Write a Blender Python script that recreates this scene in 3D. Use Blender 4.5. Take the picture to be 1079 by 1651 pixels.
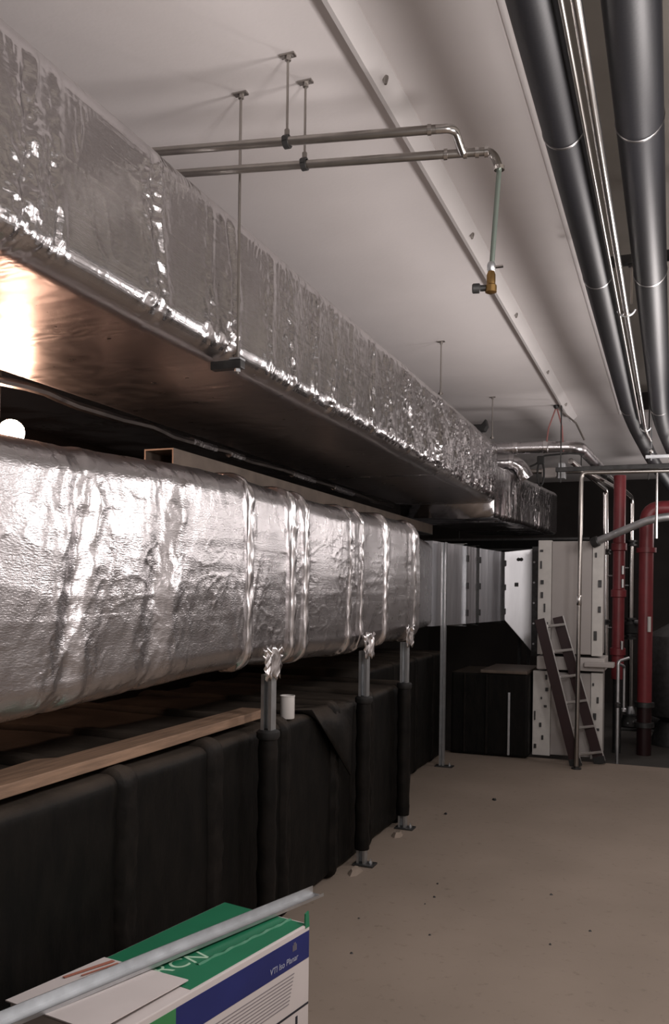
import bpy, bmesh, math, random
import numpy as np
from mathutils import Vector, Matrix

random.seed(7)
scene = bpy.context.scene
for o in list(bpy.data.objects):
    bpy.data.objects.remove(o, do_unlink=True)
COL = scene.collection

# ------------------------------------------------------------------ camera
cam_d = bpy.data.cameras.new('camera')
cam = bpy.data.objects.new('camera', cam_d)
COL.objects.link(cam)
FPX = 1400.0
cam_d.sensor_fit = 'AUTO'
cam_d.sensor_width = 36.0
cam_d.lens = FPX / 1651.0 * 36.0
cam_d.shift_y = (954.9 - 825.5) / 1651.0
cam_d.clip_start = 0.05
cam_d.clip_end = 100
cam.location = (0, 0, 1.75)
YAW = math.radians(21.288)
cam.matrix_world = (Matrix.Translation((0, 0, 1.75)) @ Matrix.Rotation(YAW, 4, 'Z')
                    @ Matrix.Rotation(math.pi / 2, 4, 'X') @ Matrix.Rotation(0.013, 4, 'Z'))
scene.camera = cam

# ------------------------------------------------------------------ world, lights, exposure
w = bpy.data.worlds.new('world')
scene.world = w
w.use_nodes = True
w.node_tree.nodes['Background'].inputs[0].default_value = (0.5, 0.48, 0.47, 1)
w.node_tree.nodes['Background'].inputs[1].default_value = 0.0
scene.view_settings.view_transform = 'Standard'
scene.view_settings.look = 'None'
scene.view_settings.gamma = 1.0
scene.view_settings.use_curve_mapping = False
scene.view_settings.exposure = 0.0


def pendant_bulb(loc, power, radius=0.09, color=(1.0, 0.928, 0.905)):
    ld = bpy.data.lights.new('pendant_bulb', 'POINT')
    ld.energy = power
    ld.color = color
    ld.shadow_soft_size = radius
    lo = bpy.data.objects.new('pendant_bulb', ld)
    COL.objects.link(lo)
    lo.location = loc
    return lo


# bare pendant lamps hanging in a row along the aisle, to the right of the black pipes
for yy, pw in ((1.5, 88), (3.0, 84), (5.6, 60), (8.5, 25)):
    pendant_bulb((0.35, yy, 2.585), pw, 0.2)


def ceiling_fill_spot(loc, power, color=(1.0, 0.928, 0.905)):
    ld = bpy.data.lights.new('ceiling_fill_spot', 'SPOT')
    ld.energy = power
    ld.color = color
    ld.shadow_soft_size = 0.2
    ld.spot_size = math.radians(170)
    ld.spot_blend = 0.6
    lo = bpy.data.objects.new('ceiling_fill_spot', ld)
    COL.objects.link(lo)
    lo.location = loc
    lo.rotation_euler = (math.pi, 0, 0)      # shines upwards
    return lo


# unseen upward spots, added to brighten the far ceiling without lighting the floor
ceiling_fill_spot((0.40, 6.6, 2.45), 85)
ceiling_fill_spot((0.45, 9.8, 2.40), 60)
ceiling_fill_spot((0.9, 12.6, 2.40), 90)
pendant_bulb((0.9, 12.4, 2.7), 22, 0.2)

# ------------------------------------------------------------------ materials
MATS = {}


def new_mat(name):
    m = bpy.data.materials.new(name)
    m.use_nodes = True
    nt = m.node_tree
    b = nt.nodes['Principled BSDF']
    return m, nt, b


def mat(name, col, rough=0.6, metal=0.0, var=0.0, vscale=4.0, bump=0.0, bscale=60.0, col2=None, spec=0.5, detail=4.0, stretch=None):
    """plain procedural material: two-tone noise colour + noise bump"""
    m, nt, b = new_mat(name)
    b.inputs['Base Color'].default_value = (*col, 1)
    b.inputs['Roughness'].default_value = rough
    b.inputs['Metallic'].default_value = metal
    b.inputs['Specular IOR Level'].default_value = spec
    tc = nt.nodes.new('ShaderNodeTexCoord')
    src = tc.outputs['Object']
    if stretch:
        mp = nt.nodes.new('ShaderNodeMapping')
        mp.inputs['Scale'].default_value = stretch
        nt.links.new(src, mp.inputs[0])
        src = mp.outputs[0]
    if var > 0 or col2:
        n = nt.nodes.new('ShaderNodeTexNoise')
        n.inputs['Scale'].default_value = vscale
        n.inputs['Detail'].default_value = detail
        nt.links.new(src, n.inputs['Vector'])
        r = nt.nodes.new('ShaderNodeValToRGB')
        c2 = col2 if col2 else tuple(max(0, c * (1 - var)) for c in col)
        r.color_ramp.elements[0].position = 0.35
        r.color_ramp.elements[1].position = 0.68
        r.color_ramp.elements[0].color = (*c2, 1)
        r.color_ramp.elements[1].color = (*col, 1)
        nt.links.new(n.outputs['Fac'], r.inputs[0])
        nt.links.new(r.outputs[0], b.inputs['Base Color'])
    if bump > 0:
        n2 = nt.nodes.new('ShaderNodeTexNoise')
        n2.inputs['Scale'].default_value = bscale
        n2.inputs['Detail'].default_value = 5
        nt.links.new(src, n2.inputs['Vector'])
        bp = nt.nodes.new('ShaderNodeBump')
        bp.inputs['Strength'].default_value = bump
        bp.inputs['Distance'].default_value = 0.01
        nt.links.new(n2.outputs['Fac'], bp.inputs['Height'])
        nt.links.new(bp.outputs[0], b.inputs['Normal'])
    MATS[name] = m
    return m


def foil_mat(name, col, rough, crinkle, scrim, scl=(14, 14, 5), mask_scl=None, thread=60.0, grain=0.0, facet=0.0, facet_scl=(20, 26, 14)):
    """aluminium foil facing: patches of crumple, fine reinforcing threads along the duct, faint weave"""
    m, nt, b = new_mat(name)
    b.inputs['Base Color'].default_value = (*col, 1)
    b.inputs['Metallic'].default_value = 1.0
    b.inputs['Roughness'].default_value = rough
    L = nt.links.new
    tc = nt.nodes.new('ShaderNodeTexCoord')

    def noise(scale3, scale, detail, kind='FBM', rough_=0.5):
        mp = nt.nodes.new('ShaderNodeMapping')
        mp.inputs['Scale'].default_value = scale3
        L(tc.outputs['Object'], mp.inputs[0])
        n = nt.nodes.new('ShaderNodeTexNoise')
        n.noise_type = kind
        n.inputs['Scale'].default_value = scale
        n.inputs['Detail'].default_value = detail
        n.inputs['Roughness'].default_value = rough_
        L(mp.outputs[0], n.inputs['Vector'])
        return n.outputs['Fac']

    def bump(h, strength, dist, prev=None):
        bp = nt.nodes.new('ShaderNodeBump')
        bp.inputs['Strength'].default_value = strength
        bp.inputs['Distance'].default_value = dist
        L(h, bp.inputs['Height'])
        if prev is not None:
            L(prev, bp.inputs['Normal'])
        return bp.outputs[0]

    h = noise(scl, 1.3, 5, 'RIDGED_MULTIFRACTAL')
    if mask_scl:
        mk = noise(mask_scl, 1.0, 2)
        r = nt.nodes.new('ShaderNodeMapRange')
        r.inputs['From Min'].default_value = 0.48
        r.inputs['From Max'].default_value = 0.66
        r.inputs['To Min'].default_value = 0.06
        r.inputs['To Max'].default_value = 1.0
        L(mk, r.inputs['Value'])
        mu = nt.nodes.new('ShaderNodeMath')
        mu.operation = 'MULTIPLY'
        L(h, mu.inputs[0])
        L(r.outputs[0], mu.inputs[1])
        h = mu.outputs[0]
    nrm = bump(h, crinkle, 0.012)
    if facet > 0:
        mp = nt.nodes.new('ShaderNodeMapping')
        mp.inputs['Scale'].default_value = facet_scl
        L(tc.outputs['Object'], mp.inputs[0])
        # warp the cells so that the creases wander
        wn = nt.nodes.new('ShaderNodeTexNoise')
        wn.inputs['Scale'].default_value = 0.6
        L(mp.outputs[0], wn.inputs['Vector'])
        ad = nt.nodes.new('ShaderNodeMixRGB')
        ad.blend_type = 'ADD'
        ad.inputs[0].default_value = 0.9
        L(mp.outputs[0], ad.inputs[1])
        L(wn.outputs['Color'], ad.inputs[2])
        vo = nt.nodes.new('ShaderNodeTexVoronoi')
        vo.feature = 'F1'
        vo.inputs['Scale'].default_value = 1.0
        L(ad.outputs[0], vo.inputs['Vector'])
        fh = vo.outputs['Distance']
        if mask_scl:
            m2 = nt.nodes.new('ShaderNodeMath')
            m2.operation = 'MULTIPLY'
            L(fh, m2.inputs[0])
            L(r.outputs[0], m2.inputs[1])
            fh = m2.outputs[0]
        nrm = bump(fh, facet, 0.012, nrm)
    if scrim > 0:
        nrm = bump(noise((0.15, 0.35, thread), 1.0, 3), scrim, 0.006, nrm)
    if grain > 0:
        nrm = bump(noise((60, 60, 190), 1.0, 2), grain, 0.003, nrm)
    L(nrm, b.inputs['Normal'])
    n3 = noise((9, 9, 9), 1.0, 2)
    mr = nt.nodes.new('ShaderNodeMapRange')
    mr.inputs['To Min'].default_value = rough * 0.75
    mr.inputs['To Max'].default_value = rough * 1.3
    L(n3, mr.inputs['Value'])
    L(mr.outputs[0], b.inputs['Roughness'])
    MATS[name] = m
    return m


FOIL_U = foil_mat('foil_upper', (0.60, 0.585, 0.595), 0.20, 0.9, 0.16, (14, 24, 11), (0.6, 2.6, 1.1), 70.0, 0.16)
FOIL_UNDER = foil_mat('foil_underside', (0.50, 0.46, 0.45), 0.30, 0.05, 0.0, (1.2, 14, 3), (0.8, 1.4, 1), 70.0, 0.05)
FOIL_L = foil_mat('foil_lower', (0.56, 0.54, 0.55), 0.28, 0.30, 0.12, (9, 14, 9), (1.6, 2.2, 2.2), 45.0, 0.36, 0.20, (18, 24, 20))
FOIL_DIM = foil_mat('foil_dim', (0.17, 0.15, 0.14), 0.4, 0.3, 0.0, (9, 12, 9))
TAPE = foil_mat('foil_tape', (0.72, 0.70, 0.71), 0.25, 0.55, 0.0, (20, 30, 8))
GALV = mat('galvanised_steel', (0.66, 0.68, 0.70), 0.45, 1.0, 0.18, 14, 0.03, 40)
GALV_SHEET = mat('galvanised_sheet', (0.80, 0.81, 0.85), 0.50, 1.0, 0.12, 3, 0.05, 6, stretch=(9, 9, 1))
GALV_PANEL = mat('galvanised_panel', (0.86, 0.87, 0.90), 0.40, 1.0, 0.06, 3, 0.03, 6, stretch=(9, 9, 1))
CHROME = mat('bright_steel', (0.72, 0.70, 0.68), 0.22, 1.0, 0.1, 10)
STEEL_PIPE = mat('steel_pipe', (0.43, 0.405, 0.38), 0.32, 1.0, 0.15, 12)
DARK_STEEL = mat('dark_steel', (0.09, 0.09, 0.09), 0.5, 0.8, 0.3, 20)
RUSTY = mat('dull_brown_steel', (0.16, 0.125, 0.10), 0.55, 0.4, 0.3, 8)
BRASS = mat('brass', (0.45, 0.28, 0.11), 0.35, 1.0, 0.2, 20)
CONCRETE_CEIL = mat('painted_concrete', (0.74, 0.70, 0.69), 0.85, 0.0, 0.07, 1.3, 0.06, 45)
CONCRETE_CEIL2 = mat('painted_concrete_edge', (0.66, 0.63, 0.62), 0.75, 0.0, 0.05, 2.0, 0.04, 45)
CONCRETE_SHADED = mat('shaded_concrete', (0.22, 0.20, 0.175), 0.9, 0.0, 0.15, 2.0, 0.1, 40)  # concrete darkened in its colour to stand in for shade in the raised bay
BEAD_WHITE = mat('white_bead', (0.82, 0.79, 0.78), 0.5)
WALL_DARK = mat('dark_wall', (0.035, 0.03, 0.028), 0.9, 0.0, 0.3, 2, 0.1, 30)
WALL_GREY = mat('grey_wall', (0.50, 0.47, 0.45), 0.9, 0.0, 0.1, 2, 0.1, 30)
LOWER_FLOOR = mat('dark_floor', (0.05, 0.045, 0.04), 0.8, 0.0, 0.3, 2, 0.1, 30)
BLACK_WRAP = mat('black_wrap', (0.0075, 0.0065, 0.0055), 0.6, 0.0, 0.0, 5, 0.25, 22, col2=(0.0035, 0.0033, 0.003), spec=0.14, stretch=(3, 3, 1))
BLACK_BAND = mat('black_band', (0.012, 0.010, 0.0085), 0.6, 0.0, 0.0, 9, 0.3, 30, col2=(0.005, 0.0045, 0.004), spec=0.14)
BLACK_FOAM = mat('black_foam', (0.0065, 0.0065, 0.0085), 0.50, 0.0, 0.12, 8, 0.03, 90, spec=0.30)
BAND_DARK = mat('dark_band', (0.30, 0.29, 0.29), 0.3, 1.0)
BLACK_RUBBER = mat('black_rubber', (0.012, 0.012, 0.012), 0.6)


def add_dust(m, col, amount):
    """settled brown dust on upward faces"""
    nt = m.node_tree
    b = nt.nodes['Principled BSDF']
    src = b.inputs['Base Color'].links[0].from_socket
    g = nt.nodes.new('ShaderNodeNewGeometry')
    sx = nt.nodes.new('ShaderNodeSeparateXYZ')
    nt.links.new(g.outputs['Normal'], sx.inputs[0])
    mr = nt.nodes.new('ShaderNodeMapRange')
    mr.inputs['From Min'].default_value = 0.35
    mr.inputs['From Max'].default_value = 0.95
    nt.links.new(sx.outputs['Z'], mr.inputs['Value'])
    tc = nt.nodes.new('ShaderNodeTexCoord')
    n = nt.nodes.new('ShaderNodeTexNoise')
    n.inputs['Scale'].default_value = 3.5
    n.inputs['Detail'].default_value = 6
    nt.links.new(tc.outputs['Object'], n.inputs['Vector'])
    mu = nt.nodes.new('ShaderNodeMath')
    mu.operation = 'MULTIPLY'
    nt.links.new(mr.outputs[0], mu.inputs[0])
    nt.links.new(n.outputs['Fac'], mu.inputs[1])
    m2 = nt.nodes.new('ShaderNodeMath')
    m2.operation = 'MULTIPLY'
    m2.inputs[1].default_value = amount
    nt.links.new(mu.outputs[0], m2.inputs[0])
    mx = nt.nodes.new('ShaderNodeMixRGB')
    mx.inputs[2].default_value = (*col, 1)
    nt.links.new(m2.outputs[0], mx.inputs[0])
    nt.links.new(src, mx.inputs[1])
    nt.links.new(mx.outputs[0], b.inputs['Base Color'])


add_dust(BLACK_WRAP, (0.085, 0.068, 0.055), 1.2)
add_dust(BLACK_BAND, (0.085, 0.068, 0.055), 1.2)
CABINET = mat('cabinet_white', (0.40, 0.37, 0.355), 0.55, 0.0, 0.06, 4, 0.02, 20)
CABINET_POST = mat('cabinet_frame', (0.62, 0.60, 0.57), 0.5, 0.0, 0.1, 12)
RED_PAINT = mat('red_paint', (0.22, 0.032, 0.038), 0.42, 0.0, 0.2, 8)
RED_FIBRE = mat('ladder_red', (0.022, 0.005, 0.006), 0.45, 0.0, 0.2, 8)
ALU = mat('aluminium', (0.62, 0.61, 0.60), 0.4, 1.0, 0.1, 20)
WOOD = mat('timber', (0.30, 0.19, 0.125), 0.7, 0.0, 0.0, 3.5, 0.15, 20, col2=(0.19, 0.12, 0.08), stretch=(14, 1.2, 14))
PAPER_WHITE = mat('white_board', (0.66, 0.61, 0.60), 0.75, 0.0, 0.05, 6)
PAPER_GREEN = mat('green_board', (0.020, 0.20, 0.10), 0.45, 0.0, 0.12, 5)
PAPER_GREEN2 = mat('light_green_board', (0.05, 0.26, 0.09), 0.5, 0.0, 0.12, 5)
PAPER_BLUE = mat('blue_print', (0.014, 0.024, 0.16), 0.45, 0.0, 0.15, 6)
INK = mat('black_ink', (0.02, 0.02, 0.03), 0.7)
INK_GREY = mat('grey_ink', (0.25, 0.23, 0.24), 0.7)
INK_RED = mat('red_ink', (0.42, 0.16, 0.11), 0.7)
INK_PALE = mat('pale_ink', (0.40, 0.42, 0.52), 0.6)
INK_MINT = mat('mint_ink', (0.45, 0.66, 0.50), 0.6)
CAN_WHITE = mat('can_white', (0.62, 0.60, 0.58), 0.4)
ROPE_PINK = mat('pink_cord', (0.38, 0.16, 0.15), 0.7)
GREEN_PIPE = mat('green_grey_tube', (0.20, 0.24, 0.21), 0.35, 0.6)


def floor_mat():
    m, nt, b = new_mat('concrete_floor')
    b.inputs['Roughness'].default_value = 0.72
    b.inputs['Specular IOR Level'].default_value = 0.3
    tc = nt.nodes.new('ShaderNodeTexCoord')
    n = nt.nodes.new('ShaderNodeTexNoise')
    n.inputs['Scale'].default_value = 1.1
    n.inputs['Detail'].default_value = 6
    nt.links.new(tc.outputs['Object'], n.inputs['Vector'])
    r = nt.nodes.new('ShaderNodeValToRGB')
    r.color_ramp.elements[0].position = 0.3
    r.color_ramp.elements[1].position = 0.72
    r.color_ramp.elements[0].color = (0.225, 0.183, 0.148, 1)
    r.color_ramp.elements[1].color = (0.285, 0.232, 0.19, 1)
    nt.links.new(n.outputs['Fac'], r.inputs[0])
    # fine dark stains
    n2 = nt.nodes.new('ShaderNodeTexNoise')
    n2.inputs['Scale'].default_value = 17
    n2.inputs['Detail'].default_value = 8
    n2.inputs['Roughness'].default_value = 0.7
    nt.links.new(tc.outputs['Object'], n2.inputs['Vector'])
    r2 = nt.nodes.new('ShaderNodeValToRGB')
    r2.color_ramp.elements[0].position = 0.28
    r2.color_ramp.elements[1].position = 0.42
    r2.color_ramp.elements[0].color = (0.72, 0.7, 0.68, 1)
    r2.color_ramp.elements[1].color = (1, 1, 1, 1)
    nt.links.new(n2.outputs['Fac'], r2.inputs[0])
    mx = nt.nodes.new('ShaderNodeMixRGB')
    mx.blend_type = 'MULTIPLY'
    mx.inputs[0].default_value = 1
    nt.links.new(r.outputs[0], mx.inputs[1])
    nt.links.new(r2.outputs[0], mx.inputs[2])
    nt.links.new(mx.outputs[0], b.inputs['Base Color'])
    bp = nt.nodes.new('ShaderNodeBump')
    bp.inputs['Strength'].default_value = 0.15
    bp.inputs['Distance'].default_value = 0.004
    nt.links.new(n2.outputs['Fac'], bp.inputs['Height'])
    nt.links.new(bp.outputs[0], b.inputs['Normal'])
    return m


FLOOR = floor_mat()


def emit_mat(name, col, strength):
    m, nt, b = new_mat(name)
    b.inputs['Base Color'].default_value = (*col, 1)
    b.inputs['Emission Color'].default_value = (*col, 1)
    b.inputs['Emission Strength'].default_value = strength
    return m


LAMP_GLOW = emit_mat('lamp_glow', (1.0, 0.60, 0.42), 125.0)


# ------------------------------------------------------------------ mesh helpers
class MB:
    """collects vertices and faces of ONE part (world coordinates)"""

    def __init__(self):
        self.v, self.f = [], []

    def add(self, vs, fs):
        n = len(self.v)
        self.v += [tuple(map(float, p)) for p in vs]
        self.f += [tuple(i + n for i in f) for f in fs]
        return self

    def box(self, x0, x1, y0, y1, z0, z1):
        vs = [(x, y, z) for z in (z0, z1) for y in (y0, y1) for x in (x0, x1)]
        return self.add(vs, [(0, 2, 3, 1), (4, 5, 7, 6), (0, 1, 5, 4), (2, 6, 7, 3), (0, 4, 6, 2), (1, 3, 7, 5)])

    def bar(self, a, b, wv, tv):
        """box bar from a to b; wv, tv half-extent vectors"""
        a, b, wv, tv = map(Vector, (a, b, wv, tv))
        vs = []
        for p in (a, b):
            vs += [p - wv - tv, p + wv - tv, p + wv + tv, p - wv + tv]
        return self.add(vs, [(3, 2, 1, 0), (4, 5, 6, 7), (0, 1, 5, 4), (1, 2, 6, 5), (2, 3, 7, 6), (3, 0, 4, 7)])

    def prism(self, poly, vec):
        n = len(poly)
        vec = Vector(vec)
        vs = [Vector(p) for p in poly] + [Vector(p) + vec for p in poly]
        fs = [tuple(range(n))[::-1], tuple(range(n, 2 * n))]
        fs += [(i, (i + 1) % n, n + (i + 1) % n, n + i) for i in range(n)]
        return self.add(vs, fs)

    def tube(self, pts, r, seg=14, bend=0.0, cap=True, rs=None):
        pts = [Vector(p) for p in pts]
        if bend > 0 and len(pts) > 2:
            out = [pts[0]]
            for i in range(1, len(pts) - 1):
                p, a, b = pts[i], pts[i - 1], pts[i + 1]
                d1, d2 = (a - p), (b - p)
                k = min(bend, d1.length * 0.49, d2.length * 0.49)
                s, e = p + d1.normalized() * k, p + d2.normalized() * k
                for j in range(7):
                    t = j / 6
                    out.append(s * (1 - t) ** 2 + p * 2 * t * (1 - t) + e * t * t)
            out.append(pts[-1])
            pts = out
        n = len(pts)
        tang = []
        for i in range(n):
            t = (pts[min(i + 1, n - 1)] - pts[max(i - 1, 0)])
            tang.append(t.normalized())
        up = Vector((0, 0, 1)) if abs(tang[0].z) < 0.9 else Vector((1, 0, 0))
        u = tang[0].cross(up).normalized()
        vs, fs = [], []
        for i in range(n):
            u = (u - tang[i] * u.dot(tang[i])).normalized()
            v = tang[i].cross(u)
            rr = rs[i] if rs else r
            for k in range(seg):
                a = 2 * math.pi * k / seg
                vs.append(pts[i] + (u * math.cos(a) + v * math.sin(a)) * rr)
        for i in range(n - 1):
            for k in range(seg):
                k2 = (k + 1) % seg
                fs.append((i * seg + k, i * seg + k2, (i + 1) * seg + k2, (i + 1) * seg + k))
        if cap:
            fs.append(tuple(range(seg))[::-1])
            fs.append(tuple(range((n - 1) * seg, n * seg)))
        return self.add(vs, fs)

    def lathe(self, c, prof, axis=(0, 0, 1), seg=20):
        """prof: list of (r, h) along axis"""
        c, axis = Vector(c), Vector(axis).normalized()
        pts = [c + axis * h for r, h in prof]
        up = Vector((0, 0, 1)) if abs(axis.z) < 0.9 else Vector((1, 0, 0))
        u = axis.cross(up).normalized()
        v = axis.cross(u)
        vs, fs = [], []
        for p, (r, h) in zip(pts, prof):
            for k in range(seg):
                a = 2 * math.pi * k / seg
                vs.append(p + (u * math.cos(a) + v * math.sin(a)) * max(r, 1e-4))
        for i in range(len(prof) - 1):
            for k in range(seg):
                k2 = (k + 1) % seg
                fs.append((i * seg + k, i * seg + k2, (i + 1) * seg + k2, (i + 1) * seg + k))
        fs.append(tuple(range(seg))[::-1])
        fs.append(tuple(range((len(prof) - 1) * seg, len(prof) * seg)))
        return self.add(vs, fs)

    def build(self, name, material, parent=None, smooth=False, bevel=0.0, base=None, bseg=2):
        me = bpy.data.meshes.new(name)
        if parent is not None:
            off = parent.matrix_world_loc
        else:
            off = base
        if off is None:
            a = np.array(self.v)
            off = ((a[:, 0].min() + a[:, 0].max()) / 2, (a[:, 1].min() + a[:, 1].max()) / 2, a[:, 2].min())
        me.from_pydata([(x - off[0], y - off[1], z - off[2]) for x, y, z in self.v], [], self.f)
        bm = bmesh.new()
        bm.from_mesh(me)
        bmesh.ops.recalc_face_normals(bm, faces=bm.faces)
        if bevel > 0:
            es = [e for e in bm.edges if len(e.link_faces) == 2 and e.calc_face_angle(0) > 0.6]
            bmesh.ops.bevel(bm, geom=es, offset=bevel, segments=bseg, affect='EDGES', profile=0.6)
        bm.to_mesh(me)
        bm.free()
        if smooth:
            for p in me.polygons:
                p.use_smooth = True
            try:
                me.set_sharp_from_angle(angle=math.radians(40))
            except Exception:
                pass
        me.materials.append(material)
        o = bpy.data.objects.new(name, me)
        COL.objects.link(o)
        if parent is not None:
            o.parent = parent.obj
        else:
            o.location = off
        return Node(o, off)


class Node:
    """a linked object and the world position of its origin"""

    def __init__(self, obj, loc):
        self.obj = obj
        self.matrix_world_loc = loc


def tag(node, label=None, cat=None, group=None, kind=None):
    o = node.obj
    if label:
        o['label'] = label
    if cat:
        o['category'] = cat
    if group:
        o['group'] = group
    if kind:
        o['kind'] = kind
    return node


def thing(name, loc, label, cat, group=None):
    o = bpy.data.objects.new(name, None)
    o.empty_display_size = 0.1
    COL.objects.link(o)
    o.location = loc
    return tag(Node(o, tuple(loc)), label, cat, group)


def struct(name, mb, material, **k):
    return tag(mb.build(name, material, **k), kind='structure')


# ------------------------------------------------------------------ noise
def _hash(xi, yi, seed):
    h = (xi.astype(np.int64) * 374761393 + yi.astype(np.int64) * 668265263 + seed * 974634777) & 0xFFFFFFFF
    h = ((h ^ (h >> 13)) * 1274126177) & 0xFFFFFFFF
    h = ((h ^ (h >> 16)) * 2246822519) & 0xFFFFFFFF
    return (h ^ (h >> 15)) / 4294967296.0


def gn(x, y, seed=0):
    xi, yi = np.floor(x), np.floor(y)
    fx, fy = x - xi, y - yi
    ux, uy = fx * fx * fx * (fx * (fx * 6 - 15) + 10), fy * fy * fy * (fy * (fy * 6 - 15) + 10)

    def g(i, j):
        a = _hash(xi + i, yi + j, seed) * 2 * np.pi
        return np.cos(a) * (fx - i) + np.sin(a) * (fy - j)
    n0 = g(0, 0) * (1 - ux) + g(1, 0) * ux
    n1 = g(0, 1) * (1 - ux) + g(1, 1) * ux
    return (n0 * (1 - uy) + n1 * uy) * 1.5


def ridged(x, y, seed):
    return 1 - 2 * np.abs(gn(x, y, seed))


def rounded_profile(x0, x1, z0, z1, r, step):
    """rounded rectangle in the XZ plane, closed; x1 is the front (towards +X). Returns pts, normals, arclength"""
    cs = [(x1 - r, z0 + r, -90), (x1 - r, z1 - r, 0), (x0 + r, z1 - r, 90), (x0 + r, z0 + r, 180)]
    P, N = [], []
    for k, (cx, cz, a0) in enumerate(cs):
        na = max(5, int(r * 1.57 / step))
        for j in range(na + 1):
            a = math.radians(a0 + 90 * j / na)
            P.append((cx + r * math.cos(a), cz + r * math.sin(a)))
            N.append((math.cos(a), math.sin(a)))
        nx = cs[(k + 1) % 4]
        a1 = math.radians(a0 + 90)
        q = (nx[0] + r * math.cos(math.radians(nx[2])), nx[1] + r * math.sin(math.radians(nx[2])))
        p = P[-1]
        L = math.hypot(q[0] - p[0], q[1] - p[1])
        st = step if k in (0, 3) else step * 3
        m = max(1, int(L / st))
        for j in range(1, m):
            t = j / m
            P.append((p[0] + (q[0] - p[0]) * t, p[1] + (q[1] - p[1]) * t))
            N.append((math.cos(a1), math.sin(a1)))
    P, N = np.array(P), np.array(N)
    d = np.hypot(*(np.roll(P, -1, 0) - P).T)
    s = np.concatenate([[0], np.cumsum(d)[:-1]])
    return P, N, s


def y_samples(y0, y1, k):
    """denser near the viewer"""
    ys = [y0]
    while ys[-1] < y1:
        ys.append(ys[-1] + max(0.004, k * ys[-1]))
    ys[-1] = y1
    return np.array(ys)


def sweep_wrap(name, prof, ys, disp, material, parent, xoff=None, zoff=None):
    P, N, s = prof
    ny, ns = len(ys), len(s)
    Y, S = np.meshgrid(ys, s, indexing='ij')
    NX = np.broadcast_to(N[:, 0], (ny, ns))
    NZ = np.broadcast_to(N[:, 1], (ny, ns))
    PX = np.broadcast_to(P[:, 0], (ny, ns))
    PZ = np.broadcast_to(P[:, 1], (ny, ns))
    D = disp(Y, S, PX, PZ, NX, NZ)
    X = PX + NX * D
    Z = PZ + NZ * D
    if xoff is not None:
        X = X + xoff(Y)
    if zoff is not None:
        Z = Z + zoff(Y)
    off = parent.matrix_world_loc
    co = np.stack([X - off[0], Y - off[1], Z - off[2]], -1).reshape(-1, 3)
    i = np.arange(ny - 1)[:, None] * ns
    j = np.arange(ns)[None, :]
    j2 = (j + 1) % ns
    quads = np.stack([i + j, i + j2, i + ns + j2, i + ns + j], -1).reshape(-1, 4)
    me = bpy.data.meshes.new(name)
    nv, nf = len(co), len(quads)
    me.vertices.add(nv)
    me.vertices.foreach_set('co', co.ravel())
    me.loops.add(nf * 4 + 2 * ns)
    me.polygons.add(nf + 2)
    caps = np.concatenate([np.arange(ns)[::-1], np.arange((ny - 1) * ns, ny * ns)])
    me.loops.foreach_set('vertex_index', np.concatenate([quads.ravel(), caps]).astype(np.int32))
    ls = np.concatenate([np.arange(nf) * 4, [nf * 4, nf * 4 + ns]]).astype(np.int32)
    me.polygons.foreach_set('loop_start', ls)
    me.update(calc_edges=True)
    me.validate()
    me.polygons.foreach_set('use_smooth', np.ones(len(me.polygons), dtype=bool))
    bm = bmesh.new()
    bm.from_mesh(me)
    bmesh.ops.recalc_face_normals(bm, faces=bm.faces)
    bm.to_mesh(me)
    bm.free()
    me.materials.append(material)
    o = bpy.data.objects.new(name, me)
    COL.objects.link(o)
    o.parent = parent.obj
    return Node(o, off)


def band(name, prof_args, y0, y1, thick, material, parent, seed=1, wob=0.004, ragged=0.0, step=0.03):
    """a closed band wrapped round a rounded-rect duct"""
    x0, x1, z0, z1, r = prof_args
    prof = rounded_profile(x0 - thick, x1 + thick, z0 - thick, z1 + thick, r + thick, step)
    n = 7
    ys = np.linspace(y0, y1, n)

    def disp(Y, S, PX, PZ, NX, NZ):
        t = (Y - y0) / (y1 - y0)
        edge = np.minimum(t, 1 - t) * 2
        d = -thick * 1.6 * (edge < 0.01) + wob * gn(Y * 30, S * 12, seed)
        return d
    nd = sweep_wrap(name, prof, ys, disp, material, parent, xoff=None)
    if ragged > 0:
        me = nd.obj.data
        for v in me.vertices:
            v.co.y += ragged * (random.random() - 0.5)
    return nd


# ================================================================== SETTING
struct('floor', MB().box(-6.0, 3.0, -3.0, 9.50, -0.3, 0.0), FLOOR)
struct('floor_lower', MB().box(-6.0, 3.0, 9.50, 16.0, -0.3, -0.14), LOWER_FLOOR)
ZC = 3.78
# main ceiling slab with a rounded right-hand arris, then a raised bay above the pipes
mb = MB()
rr = 0.03
xe = -0.567
poly = [(-6.0, 0, ZC)]
for j in range(9):
    a = math.radians(-90 + 90 * j / 8)
    poly.append((xe - rr + rr * math.cos(a), 0, ZC + rr + rr * math.sin(a)))
poly += [(xe, 0, ZC + 0.5), (-6.0, 0, ZC + 0.5)]
poly = [(x, -3.0, z) for x, _, z in poly]
struct('ceiling', MB().prism(poly, (0, 13.15, 0)), CONCRETE_CEIL, smooth=True)
struct('ceiling_right', MB().box(xe, 3.0, -3.0, 10.15, ZC + 0.22, ZC + 0.5), CONCRETE_SHADED)
struct('trim_bead', MB().tube([(xe - 0.004, -3.0, ZC + 0.004), (xe - 0.004, 10.15, ZC + 0.004)], 0.016, seg=12), BEAD_WHITE, smooth=True)
struct('ceiling_far', MB().box(-6.0, 3.0, 10.175, 16.0, ZC + 0.004, ZC + 0.5), CONCRETE_CEIL)
struct('trim_joint', MB().box(-6.0, 3.0, 10.15, 10.175, ZC + 0.03, ZC + 0.5), WALL_DARK)
struct('wall_left', MB().box(-4.5, -4.3, -3.0, 16.0, -0.3, ZC + 0.3), WALL_DARK)
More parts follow.
